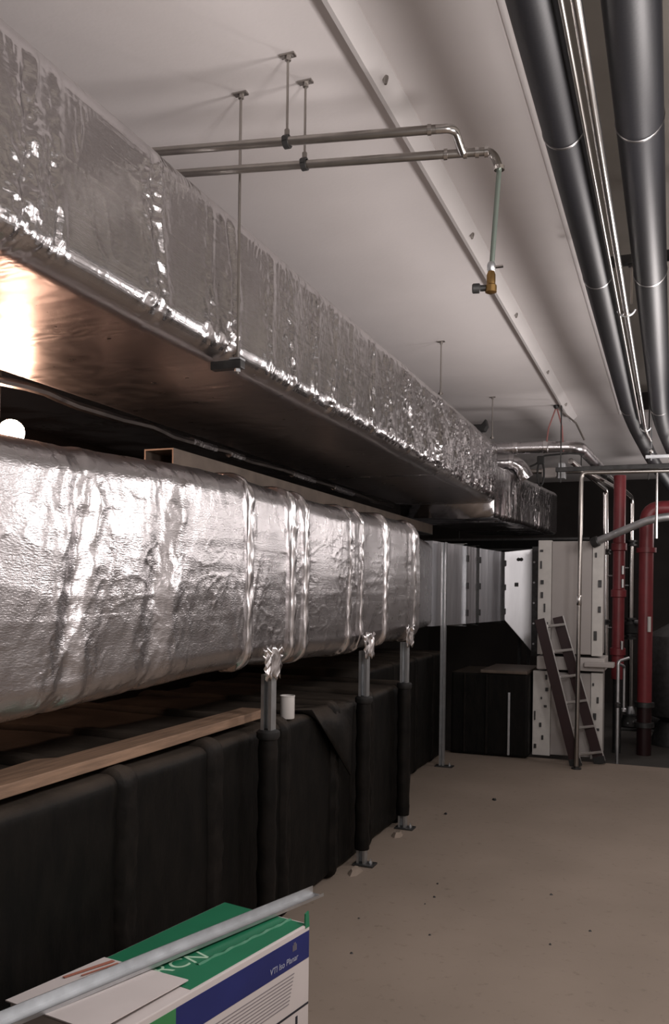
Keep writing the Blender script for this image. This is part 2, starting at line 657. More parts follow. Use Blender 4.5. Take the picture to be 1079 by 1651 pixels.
struct('wall_right', MB().box(2.2, 2.4, -3.0, 16.0, -0.3, ZC + 0.5), WALL_GREY)
struct('wall_back', MB().box(-6.0, 3.0, -3.2, -3.0, -0.3, ZC + 0.5), WALL_GREY)
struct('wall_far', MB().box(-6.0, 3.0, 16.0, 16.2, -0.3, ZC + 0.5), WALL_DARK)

# joint cover running along the ceiling, with its fixing screws
mb = MB()
sec = [(-1.118, ZC + 0.01), (-1.115, ZC - 0.058), (-1.095, ZC - 0.062), (-1.035, ZC - 0.006), (-1.035, ZC + 0.01)]
mb.prism([(x, -3.0, z) for x, z in sec], (0, 13.15, 0))
trim = struct('trim_ceiling_strip', mb, CONCRETE_CEIL2)
for yy in (3.2, 4.76, 6.22, 7.9, 9.3):
    MB().lathe((-1.062, yy, ZC - 0.028), [(0.012, 0), (0.012, -0.008), (0.006, -0.03), (0.002, -0.032)], seg=10).build('fixing_screw', STEEL_PIPE, trim, smooth=True)

# ================================================================== UPPER FOIL DUCT
UX0, UX1, UZ0, UZ1 = -2.82, -1.72, 2.70, 3.35
ud = thing('foil_duct', (-2.27, 5.2, UZ0), 'large foil-wrapped rectangular duct hanging highest, with crinkled side and smooth underside', 'duct')


def crease(x, y, seed, w):
    """thin raised crease lines along the zero set of a noise field"""
    n = gn(x, y, seed)
    return np.exp(-(n / w) ** 2)


UTUCKS = ((1.62, 0.05, 0.9), (1.95, 0.10, 1.0), (2.08, 0.05, 0.6), (2.62, 0.08, 0.9), (2.98, 0.05, 0.5), (3.17, 0.07, 1.1), (3.55, 0.05, 0.6), (3.78, 0.08, 0.7),
          (4.12, 0.05, 0.8), (4.34, 0.05, 0.9), (4.62, 0.06, 0.7), (5.02, 0.05, 0.9), (5.35, 0.10, 0.8), (5.75, 0.10, 1.0), (6.15, 0.12, 1.0), (6.6, 0.14, 1.0),
          (7.1, 0.16, 1.0), (7.6, 0.16, 1.0), (8.1, 0.18, 1.0), (8.6, 0.18, 1.0))


def disp_upper(Y, S, PX, PZ, NX, NZ):
    front = np.clip(NX, 0, 1)
    under = np.clip(-NZ, 0, 1)
    t = np.clip((PZ - UZ0) / (UZ1 - UZ0), 0, 1)
    wx = gn(Y * 3, S * 3, 11) * 0.06
    wy = gn(Y * 3, S * 3, 12) * 0.10
    y, s = Y + wx, S + wy
    # soft undulation of the flat face
    d = 0.006 * gn(Y * 1.5, S * 1.5, 21) + 0.003 * gn(Y * 4.5, S * 2.2, 22)
    # crumpled zones at the tucks
    near = np.zeros_like(Y)
    for i, (ys, wd, am) in enumerate(UTUCKS):
        c = ys + 0.05 * gn(S * 2.4, S * 0 + i * 3.7, 31) + 0.06 * (0.5 - t)
        g = np.exp(-((Y - c) / wd) ** 2)
        near = np.maximum(near, am * g)
        d = d - 0.007 * am * np.exp(-((Y - c) / 0.018) ** 2) + 0.005 * am * np.exp(-((Y - c - 0.04) / 0.02) ** 2)
    far = np.clip((Y - 3.2) / 3.2, 0, 1)
    k = np.clip(near * (0.60 + 0.9 * gn(Y * 2, S * 3.2, 32) + 0.45 * (1 - t)) + 0.42 * far, 0.0, 1.2)
    d = d + k * (0.010 * ridged(y * 9, s * 5.0, 2) + 0.0065 * ridged(y * 22, s * 14, 3) + 0.0034 * ridged(y * 50, s * 34, 4))
    # stray creases
    d = d + 0.0015 * crease(y * 7, s * 2.0, 33, 0.02) * np.clip(gn(Y * 2.1, S * 2.1, 34) * 3, 0, 1)
    d = d + 0.0012 * crease(y * 15, s * 5.0, 35, 0.04) * np.clip(gn(Y * 2.7, S * 2.7, 36) * 3, 0, 1)
    # lengthwise threads under the foil
    d = d + 0.0007 * crease(Y * 0.25, S * 34, 37, 0.06)
    du = 0.0009 * ridged(y * 9, PX * 1.1 + wy, 6) + 0.006 * gn(Y * 0.9, PX * 1.2, 7)
    fr = np.clip(front * 2.4 - 1.3, 0, 1)
    top = np.clip(1 - np.clip(NZ, 0, 1) * 1.3, 0, 1)
    edge = 0.004 * gn(Y * 1.3, Y * 0, 41) + 0.0016 * k * ridged(y * 30, s * 10, 42)
    return d * fr * top + du * under * (1 - front) + edge * (1 - np.abs(fr - 0.5) * 0.4)


profU = rounded_profile(UX0, UX1, UZ0, UZ1, 0.095, 0.0065)
wrapU = sweep_wrap('insulation_wrap', profU, y_samples(1.2, 9.0, 0.0026), disp_upper, FOIL_U, ud)
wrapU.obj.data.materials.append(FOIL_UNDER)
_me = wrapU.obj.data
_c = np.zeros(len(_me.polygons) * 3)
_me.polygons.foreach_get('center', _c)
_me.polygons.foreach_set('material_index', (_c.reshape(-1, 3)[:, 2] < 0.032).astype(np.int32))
for k, (yy, wd) in enumerate(((6.75, 0.06), (8.82, 0.08))):
    band('seam_tape', (UX0, UX1, UZ0, UZ1, 0.095), yy - wd / 2, yy + wd / 2, 0.004, TAPE, ud, seed=40 + k)
# lip strip along the hidden back edge of the underside
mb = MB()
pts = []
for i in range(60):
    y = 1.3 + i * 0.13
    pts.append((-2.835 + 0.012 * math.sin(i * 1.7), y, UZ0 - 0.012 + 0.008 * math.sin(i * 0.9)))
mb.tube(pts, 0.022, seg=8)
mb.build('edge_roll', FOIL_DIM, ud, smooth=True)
for ya, yb in ((4.75, 5.05), (5.25, 5.45), (6.3, 6.75), (7.2, 7.7)):
    MB().tube([(-2.83, ya, UZ0 - 0.014), (-2.828, (ya + yb) / 2, UZ0 - 0.018), (-2.83, yb, UZ0 - 0.014)], 0.027, seg=8).build('edge_tape', TAPE, ud, smooth=True)

# second, set-back duct glimpsed above the lower duct
ud2 = thing('foil_duct', (-3.5, 5.0, 2.86), 'dim foil duct set back behind the large hanging duct, only its edge showing', 'duct')
sweep_wrap('insulation_wrap', rounded_profile(-4.2, -2.95, 2.86, 3.5, 0.05, 0.05), np.linspace(1.0, 9.0, 120),
           lambda Y, S, PX, PZ, NX, NZ: 0.012 * ridged(Y * 4, S * 2, 61), FOIL_U, ud2)

# far continuation of the upper duct
u3 = thing('foil_duct', (-2.2, 11.0, 2.58), 'shorter foil duct continuing beyond the end of the large hanging duct', 'duct')
pf = rounded_profile(-2.75, -1.74, 2.56, 3.12, 0.05, 0.02)


def disp_far(Y, S, PX, PZ, NX, NZ):
    m = np.clip(0.4 + gn(Y * 1.2, S, 71), 0.1, 1)
    return m * (0.018 * ridged(Y * 5, S * 1.6, 72) + 0.010 * ridged(Y * 13, S * 4, 73))


sweep_wrap('insulation_wrap', pf, y_samples(9.02, 11.9, 0.0022), disp_far, FOIL_U, u3, xoff=lambda Y: 0.10 * (Y - 9.1))
band('seam_tape', (-2.70, -1.69, 2.56, 3.12, 0.05), 9.55, 9.66, 0.012, TAPE, u3, seed=77)
band('seam_tape', (-2.57, -1.56, 2.56, 3.12, 0.05), 10.9, 11.0, 0.012, TAPE, u3, seed=78)

# dark duct crossing under the far end
xd = thing('dark_cross_duct', (-2.2, 12.3, 2.36), 'unlit dark steel duct crossing beneath the far foil duct, above the white cabinet', 'duct')
MB().box(-3.4, -1.05, 12.1, 12.7, 2.38, 2.52).build('casing', BLACK_WRAP, xd, bevel=0.01)
MB().box(-3.4, -1.05, 12.07, 12.1, 2.50, 2.53).build('flange', DARK_STEEL, xd)
MB().box(-3.4, -1.05, 12.07, 12.1, 2.36, 2.385).build('flange', DARK_STEEL, xd)
for x in (-1.2, -2.9):
    MB().tube([(x, 12.4, 2.52), (x, 12.4, ZC + 0.004)], 0.007, seg=8).build('hanger_rod', DARK_STEEL, xd)

# ================================================================== LOWER FOIL DUCT
LX0, LX1, LZ0, LZ1 = -2.75, -1.85, 1.37, 2.27
ld = thing('foil_duct', (-2.3, 4.2, LZ0), 'bulging foil-wrapped duct carried at chest height on steel posts', 'duct')
SEAMS = [(2.36, 0.05), (2.86, 0.07), (3.62, 0.04), (4.10, 0.035), (4.28, 0.035), (4.95, 0.04), (5.15, 0.03), (5.70, 0.04), (6.25, 0.04)]


def disp_lower(Y, S, PX, PZ, NX, NZ):
    vis = np.clip(NX, 0, 1) ** 0.5
    t = (PZ - LZ0) / (LZ1 - LZ0)
    y = Y + 0.07 * gn(Y * 2.5, S * 2.5, 81)
    s = S + 0.07 * gn(Y * 2.5, S * 2.5, 82)
    d = 0.012 * gn(Y * 1.1, S * 0.9, 83) + 0.005 * gn(Y * 3.1, S * 2.0, 78) + 0.010 * np.sin(np.clip(t, 0, 1) * np.pi)
    near = np.zeros_like(Y)
    for i, (ys, wd) in enumerate(SEAMS):
        big = i in (0, 1)
        c = ys + (0.05 if big else 0.02) * gn(S * 2.2, S * 0 + i * 3.3, 84) + (0.12 * (t - 0.5) if big else 0)
        pinch = np.exp(-((t - 0.55) / 0.30) ** 2) if big else 1.0
        g = np.exp(-((Y - c) / wd) ** 2)
        d = d - (0.020 if big else 0.008) * g * (0.4 + 0.6 * pinch)
        d = d + (0.007 if big else 0.004) * np.exp(-((Y - c - wd * 1.6) / (wd * 0.6)) ** 2) * (0.5 + gn(S * 6, S * 0 + i, 96))
        near = np.maximum(near, np.exp(-((Y - c) / (0.16 if big else 0.07)) ** 2))
        if i < 3:
            # slanting pull folds above and below the pinch
            for sg, sd_ in ((1, 0), (-1, 1)):
                u = (Y - c) + sg * 0.55 * (PZ - (LZ0 + 0.5))
                v = (PZ - LZ0) - sg * 0.55 * (Y - c)
                d = d + 0.0042 * np.exp(-((Y - c) / 0.20) ** 2) * ridged(u * 9, v * 1.8 + i * 5, 85 + sd_) * np.clip(0.55 + gn(Y * 2, S * 2, 79 + sd_), 0, 1)
    shoulder = np.exp(-((t - 0.93) / 0.10) ** 2) + np.exp(-((t - 0.03) / 0.08) ** 2)
    k = np.clip(0.02 + 0.40 * near + 0.32 * shoulder * np.clip(0.5 + 1.2 * gn(Y * 2.2, S * 2, 86), 0, 1), 0, 1)
    d = d + k * (0.0060 * ridged(y * 7, s * 4, 87) + 0.0036 * ridged(y * 16, s * 9, 88) + 0.0018 * ridged(y * 36, s * 22, 89))
    # stray curved creases and long level ones on the flats
    d = d + 0.0020 * crease(y * 1.8, s * 8.5, 90, 0.022) * np.clip(gn(Y * 2.4, S * 2.4, 92) * 3.2, 0, 1)
    d = d + 0.0018 * crease(y * 4.0, s * 9.0, 93, 0.035) * np.clip(gn(Y * 2.8, S * 2.8, 94) * 3.2, 0, 1)
    d = d + 0.0014 * ridged(Y * 1.2, S * 9, 95)
    return d * np.maximum(vis, 0.35)


profL = rounded_profile(LX0, LX1, LZ0, LZ1, 0.115, 0.0075)


def zoffL(Y):
    return 0.05 * np.clip((3.4 - Y) / 2.0, -0.3, 1.0) * -0.9 + 0.012 * np.sin(Y * 2.3)


sweep_wrap('insulation_wrap', profL, y_samples(1.2, 6.55, 0.0028), disp_lower, FOIL_L, ld, zoff=zoffL)
for k, (yy, wd) in enumerate(((3.64, 0.06), (4.14, 0.06), (4.31, 0.05), (4.98, 0.05), (5.20, 0.05), (5.72, 0.06), (6.42, 0.07))):
    zo = float(zoffL(np.array(yy)))
    band('seam_tape', (LX0, LX1 + 0.010, LZ0 + zo - 0.012, LZ1 + zo + 0.012, 0.115), yy - wd / 2, yy + wd / 2, 0.006, TAPE, ld, seed=50 + k, wob=0.008, step=0.02)

# foil sleeve stepping back from the bulging duct to the bare sheet-metal duct
l2 = thing('foil_duct', (-2.5, 7.5, 1.42), 'short foil sleeve stepping back between the bulging duct and the bare sheet-metal duct', 'duct')


def disp_sleeve(Y, S, PX, PZ, NX, NZ):
    return np.clip(1 - (Y - 6.6) / 1.4, 0.12, 1) * (0.012 * ridged(Y * 9, S * 5, 65) + 0.008 * ridged(Y * 24, S * 14, 66))


sweep_wrap('insulation_wrap', rounded_profile(-2.78, -1.97, 1.42, 2.26, 0.07, 0.015), y_samples(6.62, 8.46, 0.002), disp_sleeve, FOIL_L, l2,
           xoff=lambda Y: -0.28 * np.clip((Y - 6.6) / 1.86, 0, 1))

# ================================================================== SHEET-METAL DUCT
sd = thing('sheet_metal_duct', (-2.6, 9.6, 1.42), 'bare galvanised sheet-metal duct with dark flange joints, past the foil sleeve', 'duct')


def sdx(y):
    return -2.25 + (y - 8.5) * 0.1125


SZ0, SZ1 = 1.42, 2.28
for a, b in ((8.48, 9.45), (9.45, 9.87), (9.87, 10.88)):
    mb = MB()
    x0, x1 = sdx(a), sdx(b)
    vs = [(-3.1, a, SZ0), (x0, a, SZ0), (x0, a, SZ1), (-3.1, a, SZ1), (-3.1, b, SZ0), (x1, b, SZ0), (x1, b, SZ1), (-3.1, b, SZ1)]
    mb.add(vs, [(0, 1, 2, 3), (7, 6, 5, 4), (0, 4, 5, 1), (2, 6, 7, 3), (0, 3, 7, 4)])
    # side skin pressed with shallow stiffening ribs
    n = 16
    vv, ff = [], []
    for i in range(n + 1):
        y = a + (b - a) * i / n
        bump = 0.006 * (i % 4 == 2)
        for z in (SZ0, SZ1):
            vv.append((sdx(y) + bump, y, z))
    for i in range(n):
        ff.append((2 * i, 2 * i + 2, 2 * i + 3, 2 * i + 1))
    mb.add(vv, ff)
    mb.build('duct_section', GALV_SHEET, sd)
for y in (9.45, 9.87, 10.86):
    x = sdx(y)
    m = MB()
    m.box(x - 0.01, x + 0.024, y - 0.02, y + 0.02, SZ0 - 0.02, SZ1 + 0.02)
    m.box(-3.12, x + 0.024, y - 0.02, y + 0.02, SZ1, SZ1 + 0.025)
    m.box(-3.12, x + 0.024, y - 0.02, y + 0.02, SZ0 - 0.025, SZ0)
    fl = m.build('flange', DARK_STEEL if y != 9.45 else GALV, sd)
    for z in (1.54, 1.84, 2.14):
        MB().box(x + 0.022, x + 0.044, y - 0.026, y + 0.026, z - 0.035, z + 0.035).build('flange_clip', DARK_STEEL, fl)

pl = thing('transition_plenum', (-1.75, 11.3, 1.0), 'bright galvanised plenum panel with slanting foot, square test port in its face', 'plenum')
PY = 10.92
front = [(-1.975, PY, 2.285), (-1.620, PY + 0.066, 2.325), (-1.595, PY + 0.066, 1.00), (-1.965, PY, 1.43)]
MB().prism(front, (0, 0.9, 0)).build('housing', GALV_PANEL, pl, bevel=0.006)
MB().box(-1.845, -1.80, PY + 0.010, PY + 0.04, 1.85, 1.90).build('test_port', DARK_STEEL, pl, bevel=0.004)
for x in (-1.80, -1.765):
    MB().lathe((x, PY + 0.03, 2.19), [(0.022, 0), (0.022, 0.02), (0.01, 0.03)], axis=(0, -1, 0), seg=10).build('rivet_plug', DARK_STEEL, pl)
MB().box(-1.61, -1.50, PY - 0.12, PY - 0.002, 1.0, 2.34).build('flange', DARK_STEEL, pl)
for (x, y) in ((-1.72, 11.3), (-1.9, 11.7)):
    MB().box(x - 0.02, x + 0.02, y - 0.02, y + 0.02, -0.14, 1.3).build('leg', DARK_STEEL, pl)
for z in (1.15, 1.4, 1.65, 1.9, 2.15):
    MB().lathe((-1.585, PY - 0.12, z), [(0.012, 0), (0.012, 0.014)], axis=(0, -1, 0), seg=8).build('bolt', GALV, pl)

# ================================================================== BLACK DUCTS
BX0, BX1, BZ1 = -3.3, -1.925, 1.05
bd = thing('black_duct', (-2.6, 3.8, 0), 'long low black-wrapped duct on the floor under the bulging foil duct', 'duct')


def disp_black(Y, S, PX, PZ, NX, NZ):
    d = 0.007 * gn(Y * 1.6, S * 1.6, 91) + 0.004 * ridged(Y * 5, S * 3, 92) + 0.0015 * ridged(Y * 16, S * 9, 93)
    return d


profB = rounded_profile(BX0, BX1, 0.02, BZ1, 0.045, 0.03)
sweep_wrap('black_cladding', profB, np.linspace(0.6, 6.62, 220), disp_black, BLACK_WRAP, bd)
for k, (yy, wd) in enumerate(((1.75, 0.10), (2.78, 0.13), (3.46, 0.13), (4.22, 0.10), (4.95, 0.10), (5.62, 0.10), (6.35, 0.08))):
    band('flange_wrap', (BX0, BX1, 0.03, BZ1, 0.045), yy - wd / 2, yy + wd / 2, 0.030, BLACK_BAND, bd, seed=95 + k, wob=0.010, step=0.03)
# torn flap of cladding hanging over the top edge
mb = MB()
vv, ff = [], []
nn = 8
A, B_, C_ = Vector((-2.15, 4.45, 1.075)), Vector((-1.90, 4.55, 1.085)), Vector((-1.86, 5.12, 1.06))
D_ = Vector((-1.845, 5.05, 0.62))
grid = []
for i in range(nn + 1):
    t = i / nn
    p0 = A.lerp(C_, t)
    p1 = B_.lerp(D_, t)
    for j in range(nn + 1):
        q = p0.lerp(p1, j / nn)
        bul = math.sin(math.pi * j / nn) * math.sin(math.pi * t)
        vv.append(q + Vector((0.05 * bul, 0, 0.04 * bul)))
for i in range(nn):
    for j in range(nn):
        a = i * (nn + 1) + j
        ff.append((a, a + 1, a + nn + 2, a + nn + 1))
mb.add(vv, ff)
fl = mb.build('loose_flap', BLACK_BAND, bd, smooth=True)
sm = fl.obj.modifiers.new('thick', 'SOLIDIFY')
sm.thickness = 0.008

bf = thing('black_duct', (-2.9, 8.0, 0), 'black duct section set back from the posts, behind the single tall steel post', 'duct')
sweep_wrap('black_cladding', rounded_profile(-3.4, -2.30, 0.02, 1.12, 0.04, 0.04), np.linspace(6.66, 9.30, 70), disp_black, BLACK_WRAP, bf)
for k, yy in enumerate((7.4, 8.1, 8.75)):
    band('flange_wrap', (-3.4, -2.30, 0.03, 1.12, 0.04), yy - 0.035, yy + 0.035, 0.02, BLACK_BAND, bf, seed=110 + k, wob=0.006, step=0.05)

be = thing('black_duct', (-1.85, 9.7, 0), 'squat black duct box butting against the lower half of the white cabinet', 'duct')
MB().box(-2.26, -1.42, 9.36, 10.2, 0.01, 0.90).build('black_cladding', BLACK_WRAP, be, bevel=0.03)
MB().box(-1.93, -1.43, 9.33, 10.22, 0.90, 0.935).build('top_flange', RUSTY, be, bevel=0.008)
for x in (-1.62, -1.86, -2.1):
    MB().box(x - 0.012, x + 0.012, 9.335, 9.365, 0.03, 0.70 if x > -1.7 else 0.88).build('seam_rib', GALV if x > -1.7 else BLACK_BAND, be, bevel=0.004)

# ================================================================== SUPPORT POSTS
def strut_section(mb, cx, cy, z0, z1, w, open_dir=1):
    """lipped C channel, standing"""
    h = w / 2
    t = 0.006
    p = [(-h, -h), (h, -h), (h, h), (h - 0.016, h), (h - 0.016, h - t), (h - t, h - t), (h - t, -h + t), (-h + t, -h + t), (-h + t, h - t),
         (-h + 0.016, h - t), (-h + 0.016, h), (-h, h)]
    mb.prism([(cx + x, cy - y, z0) for x, y in p], (0, 0, z1 - z0))


def support_post(x, y, z1, label, sleeve_to=None, w=0.05, plate=0.10):
    t = thing('support_post', (x, y, 0), label, 'post', 'steel posts under the lower duct')
    m = MB()
    strut_section(m, x, y, 0.012, z1, w)
    m.build('steel_channel', GALV, t)
    MB().box(x - plate * 0.5, x + plate * 0.9, y - 0.05, y + 0.05, 0.0, 0.012).build('foot_plate', DARK_STEEL, t, bevel=0.003)
    MB().lathe((x + plate * 0.6, y, 0.012), [(0.012, 0), (0.012, 0.012), (0.006, 0.014), (0.006, 0.03)], seg=8).build('anchor_bolt', GALV, t)
    if sleeve_to:
        m = MB()
        h = w / 2 + 0.014
        n = 14
        pts = [(x, y, 0.10 + (sleeve_to - 0.10) * i / n) for i in range(n + 1)]
        rs = [h * 1.12 + 0.004 * math.sin(i * 2.1) for i in range(n + 1)]
        m.tube(pts, h, seg=10, rs=rs)
        m.build('black_sleeve', BLACK_BAND, t, smooth=True)
        MB().lathe((x, y, sleeve_to - 0.01), [(h * 1.2, 0), (h * 1.38, 0.012), (h * 1.38, 0.035), (h * 1.1, 0.045)], seg=12).build('sleeve_collar', BLACK_RUBBER, t, smooth=True)
    return t


support_post(-1.835, 3.84, 1.345, 'steel channel post nearest the camera, beside the white can, black sleeve below', 1.04, 0.056)
support_post(-1.845, 5.28, 1.375, 'middle sleeved steel channel post, just past the loose black flap', 1.05, 0.056)
support_post(-1.855, 6.22, 1.385, 'third sleeved steel channel post, at the end of the near black duct', 1.05, 0.056)
support_post(-2.16, 8.60, 2.27, 'tall bare steel channel post standing alone in front of the sheet-metal duct', None, 0.05, 0.13)

# crumpled foil tails where the wrap is tucked round the post heads
for (x, y, z) in ((-1.84, 3.80, 1.36), (-1.845, 5.24, 1.37), (-1.85, 6.18, 1.39)):
    vv, ff = [], []
    n, mrow = 12, 9
    for i in range(n + 1):
        for j in range(mrow + 1):
            u, v = i / n, j / mrow
            vv.append((x + 0.045 + 0.014 * float(gn(np.array(i * 0.9 + y), np.array(j * 0.8), 5)) + 0.01 * math.sin(u * 9),
                       y + (u - 0.5) * (0.16 + 0.05 * v), z - 0.03 - 0.015 * math.sin(i * 2.3) + v * 0.15))
    for i in range(n):
        for j in range(mrow):
            a = i * (mrow + 1) + j
            ff.append((a, a + mrow + 1, a + mrow + 2, a + 1))
    nd = MB().add(vv, ff).build('tucked_foil', TAPE, ld, smooth=True)
    sm = nd.obj.modifiers.new('thick', 'SOLIDIFY')
    sm.thickness = 0.003

# ================================================================== HANGERS AND RODS
def ceiling_anchor(t, x, y):
    MB().box(x - 0.03, x + 0.03, y - 0.014, y + 0.014, ZC - 0.008, ZC).build('anchor_plate', STEEL_PIPE, t, bevel=0.002)
    MB().lathe((x, y, ZC - 0.008), [(0.012, 0), (0.012, -0.016)], seg=6).build('nut', STEEL_PIPE, t)


t = thing('trapeze_hanger', (-1.66, 3.15, 2.60), 'trapeze hanger with its rod down the near side of the large foil duct', 'hanger')
MB().tube([(-1.665, 3.15, 2.635), (-1.665, 3.15, ZC)], 0.006, seg=8).build('threaded_rod', STEEL_PIPE, t, smooth=True)
ceiling_anchor(t, -1.665, 3.15)
m = MB()
m.box(-1.78, -1.64, 3.13, 3.17, 2.655, 2.69)
m.build('strut_channel', DARK_STEEL, t, bevel=0.004)
MB().lathe((-1.665, 3.15, 2.655), [(0.012, 0), (0.012, -0.012)], seg=6).build('nut', GALV, t)
MB().box(-1.69, -1.642, 3.126, 3.174, 2.69, 2.697).build('washer_plate', GALV, t)

for (x, y, lab) in ((-1.76, 6.81, 'thin threaded rod from ceiling to duct top, nearer of the two far rods'),
                    (-1.75, 8.90, 'thin threaded rod from ceiling to the far end of the large foil duct')):
    t = thing('hanger_rod', (x, y, 3.34), lab, 'rod')
    MB().tube([(x, y, 3.345), (x, y, ZC)], 0.006, seg=8).build('threaded_rod', STEEL_PIPE, t, smooth=True)
    ceiling_anchor(t, x, y)
    MB().lathe((x, y, 3.352), [(0.02, 0), (0.02, 0.012), (0.01, 0.014), (0.01, 0.03)], seg=8).build('nut', STEEL_PIPE, t)

# cross pipes hung under the ceiling
ZP = 3.45
PA0, PA1 = Vector((-2.6, 2.74, ZP)), Vector((-0.83, 3.09, ZP))
PB0, PB1 = Vector((-2.6, 2.92, ZP)), Vector((-0.84, 3.28, ZP))
pp = thing('water_pipe', (-1.4, 3.1, ZP), 'pair of joined steel pipes crossing under the ceiling, ending in a drop with brass valve', 'pipe')
MB().tube([PA0, PA1], 0.0165, seg=14).build('upper_pipe', STEEL_PIPE, pp, smooth=True)
MB().tube([PB0, PB1], 0.0165, seg=14).build('lower_pipe', STEEL_PIPE, pp, smooth=True)
MB().tube([PA1, (-0.765, 3.105, ZP), (-0.775, 3.285, ZP)], 0.0165, seg=14, bend=0.06).build('elbow', CHROME, pp, smooth=True)
dirB = (PB1 - PB0).normalized()
MB().tube([PB1 - dirB * 0.02, PB1 + dirB * 0.18, PB1 + dirB * 0.205 + Vector((0, 0, -0.07))], 0.016, seg=14, bend=0.045).build('end_elbow', STEEL_PIPE, pp, smooth=True)
for k in (0.0, 0.075, 0.12, 0.155):
    MB().tube([PB1 + dirB * (k - 0.007), PB1 + dirB * (k + 0.007)], 0.021, seg=14).build('coupling', CHROME, pp, smooth=True)
dA = (PA1 - PA0).normalized()
MB().tube([PA1 - dA * 0.03, PA1 - dA * 0.016], 0.020, seg=14).build('coupling', CHROME, pp, smooth=True)
ex, ey = (PB1 + dirB * 0.205).x, (PB1 + dirB * 0.205).y
MB().tube([(ex, ey, ZP - 0.06), (ex, ey, ZP - 0.075)], 0.020, seg=14).build('coupling', CHROME, pp, smooth=True)
MB().tube([(ex, ey, ZP - 0.07), (ex - 0.025, ey, 3.00)], 0.010, seg=12).build('drop_tube', GREEN_PIPE, pp, smooth=True)
vx = ex - 0.026
MB().lathe((vx, ey, 2.995), [(0.012, 0.03), (0.016, 0.02), (0.016, 0.0), (0.012, -0.005)], seg=12).build('union_nut', GALV, pp, smooth=True)
vb = MB().lathe((vx, ey, 2.99), [(0.012, 0.0), (0.017, -0.012), (0.017, -0.05), (0.022, -0.055), (0.022, -0.08), (0.010, -0.085)], seg=14).build('brass_valve', BRASS, pp, smooth=True)
MB().lathe((vx - 0.010, ey, 2.928), [(0.012, 0), (0.012, 0.03), (0.019, 0.034), (0.019, 0.058), (0.014, 0.062)], axis=(-1, -0.2, 0), seg=14).build('valve_outlet', DARK_STEEL, vb, smooth=True)
MB().box(vx - 0.004, vx + 0.045, ey - 0.008, ey + 0.008, 3.002, 3.008).build('valve_lever', CHROME, pp)

for (x, y, lab) in ((-1.38, 2.985, 'short rod and ring clamp carrying the upper of two cross pipes'),
                    (-1.385, 3.165, 'short rod and ring clamp carrying the lower of two cross pipes')):
    t = thing('pipe_hanger', (x, y, ZP), lab, 'hanger', 'rod hangers of the cross pipes')
    MB().tube([(x, y, ZP + 0.025), (x, y, ZC)], 0.005, seg=8).build('threaded_rod', STEEL_PIPE, t, smooth=True)
    ceiling_anchor(t, x, y)
    ring = []
    vv, ff = [], []
    n = 18
    for k in range(n):
        a = 2 * math.pi * k / n
        for (r, dx) in ((0.018, -0.011), (0.025, -0.011), (0.025, 0.011), (0.018, 0.011)):
            vv.append((x + dx + 0.0 * r, y + r * math.cos(a), ZP + r * math.sin(a)))
    for k in range(n):
        k2 = (k + 1) % n
        for q in range(4):
            ff.append((k * 4 + q, k * 4 + (q + 1) % 4, k2 * 4 + (q + 1) % 4, k2 * 4 + q))
    MB().add(vv, ff).build('ring_clamp', DARK_STEEL, t)
    MB().box(x - 0.009, x + 0.009, y - 0.03, y + 0.03, ZP - 0.005, ZP + 0.008).build('clamp_ear', DARK_STEEL, t)
    MB().lathe((x, y, ZP + 0.024), [(0.010, 0), (0.010, 0.022)], seg=6).build('nut', STEEL_PIPE, t)

# ================================================================== BLACK INSULATED PIPES (right)
def insulated_pipe(path, r, joints, label, bend):
    b = path[0]
    t = thing('insulated_pipe', (b[0], 4.0, b[2] - r), label, 'pipe', 'black insulated pipes under the right-hand ceiling')
    MB().tube(path, r, seg=28, bend=bend).build('foam_sleeve', BLACK_FOAM, t, smooth=True)
    for y in joints:
        MB().lathe((b[0], y, b[2]), [(r * 0.98, -0.006), (r + 0.0025, -0.004), (r + 0.0025, 0.004), (r * 0.98, 0.006)], axis=(0, 1, 0), seg=28).build('joint_band', BAND_DARK, t, smooth=True)
    return t


ZPIPE = 3.25
insulated_pipe([(-0.345, -1.5, ZPIPE), (-0.345, 7.6, ZPIPE), (-0.205, 10.1, 3.20), (0.08, 13.0, 3.12)], 0.066, (2.86, 4.22, 7.25),
               'leftmost thick black insulated pipe, bending right near its far end', 0.8)
insulated_pipe([(-0.115, -1.5, ZPIPE), (-0.115, 7.75, ZPIPE), (0.04, 10.1, 3.20), (0.36, 13.0, 3.14)], 0.073, (2.88, 4.25, 7.3),
               'second thick black insulated pipe, right of the bright steel conduit', 0.8)
insulated_pipe([(0.078, -1.5, ZPIPE), (0.078, 8.0, ZPIPE), (0.25, 10.1, 3.20)], 0.079, (2.95, 4.3,),
               'black insulated pipe cut off by the right edge of the picture', 0.8)

t = thing('steel_conduit', (-0.245, 4.0, 3.15), 'bright steel conduit running between the two thick black pipes', 'conduit')
MB().tube([(-0.232, -1.5, 3.18), (-0.235, 4.85, 3.18), (-0.235, 7.9, 3.18), (-0.205, 8.4, 3.17)], 0.0145, seg=14).build('bright_tube', CHROME, t, smooth=True)
for y in (4.62, 7.9):
    m = MB()
    pts = []
    for k in range(9):
        a = math.radians(200 + 140 * k / 8)
        pts.append((-0.235 + 0.045 * math.cos(a), y, 3.21 + 0.045 * math.sin(a)))
    m.tube(pts, 0.006, seg=8)
    m.build('clevis_strap', GALV, t, smooth=True)
    MB().lathe((-0.235, y, 3.18), [(0.0135, -0.014), (0.019, -0.010), (0.019, 0.010), (0.0135, 0.014)], axis=(0, 1, 0), seg=14).build('coupling', CHROME, t, smooth=True)
t = thing('thin_conduit', (-0.262, 4.0, 3.19), 'thin dull conduit beside the bright conduit, against the black pipe', 'conduit')
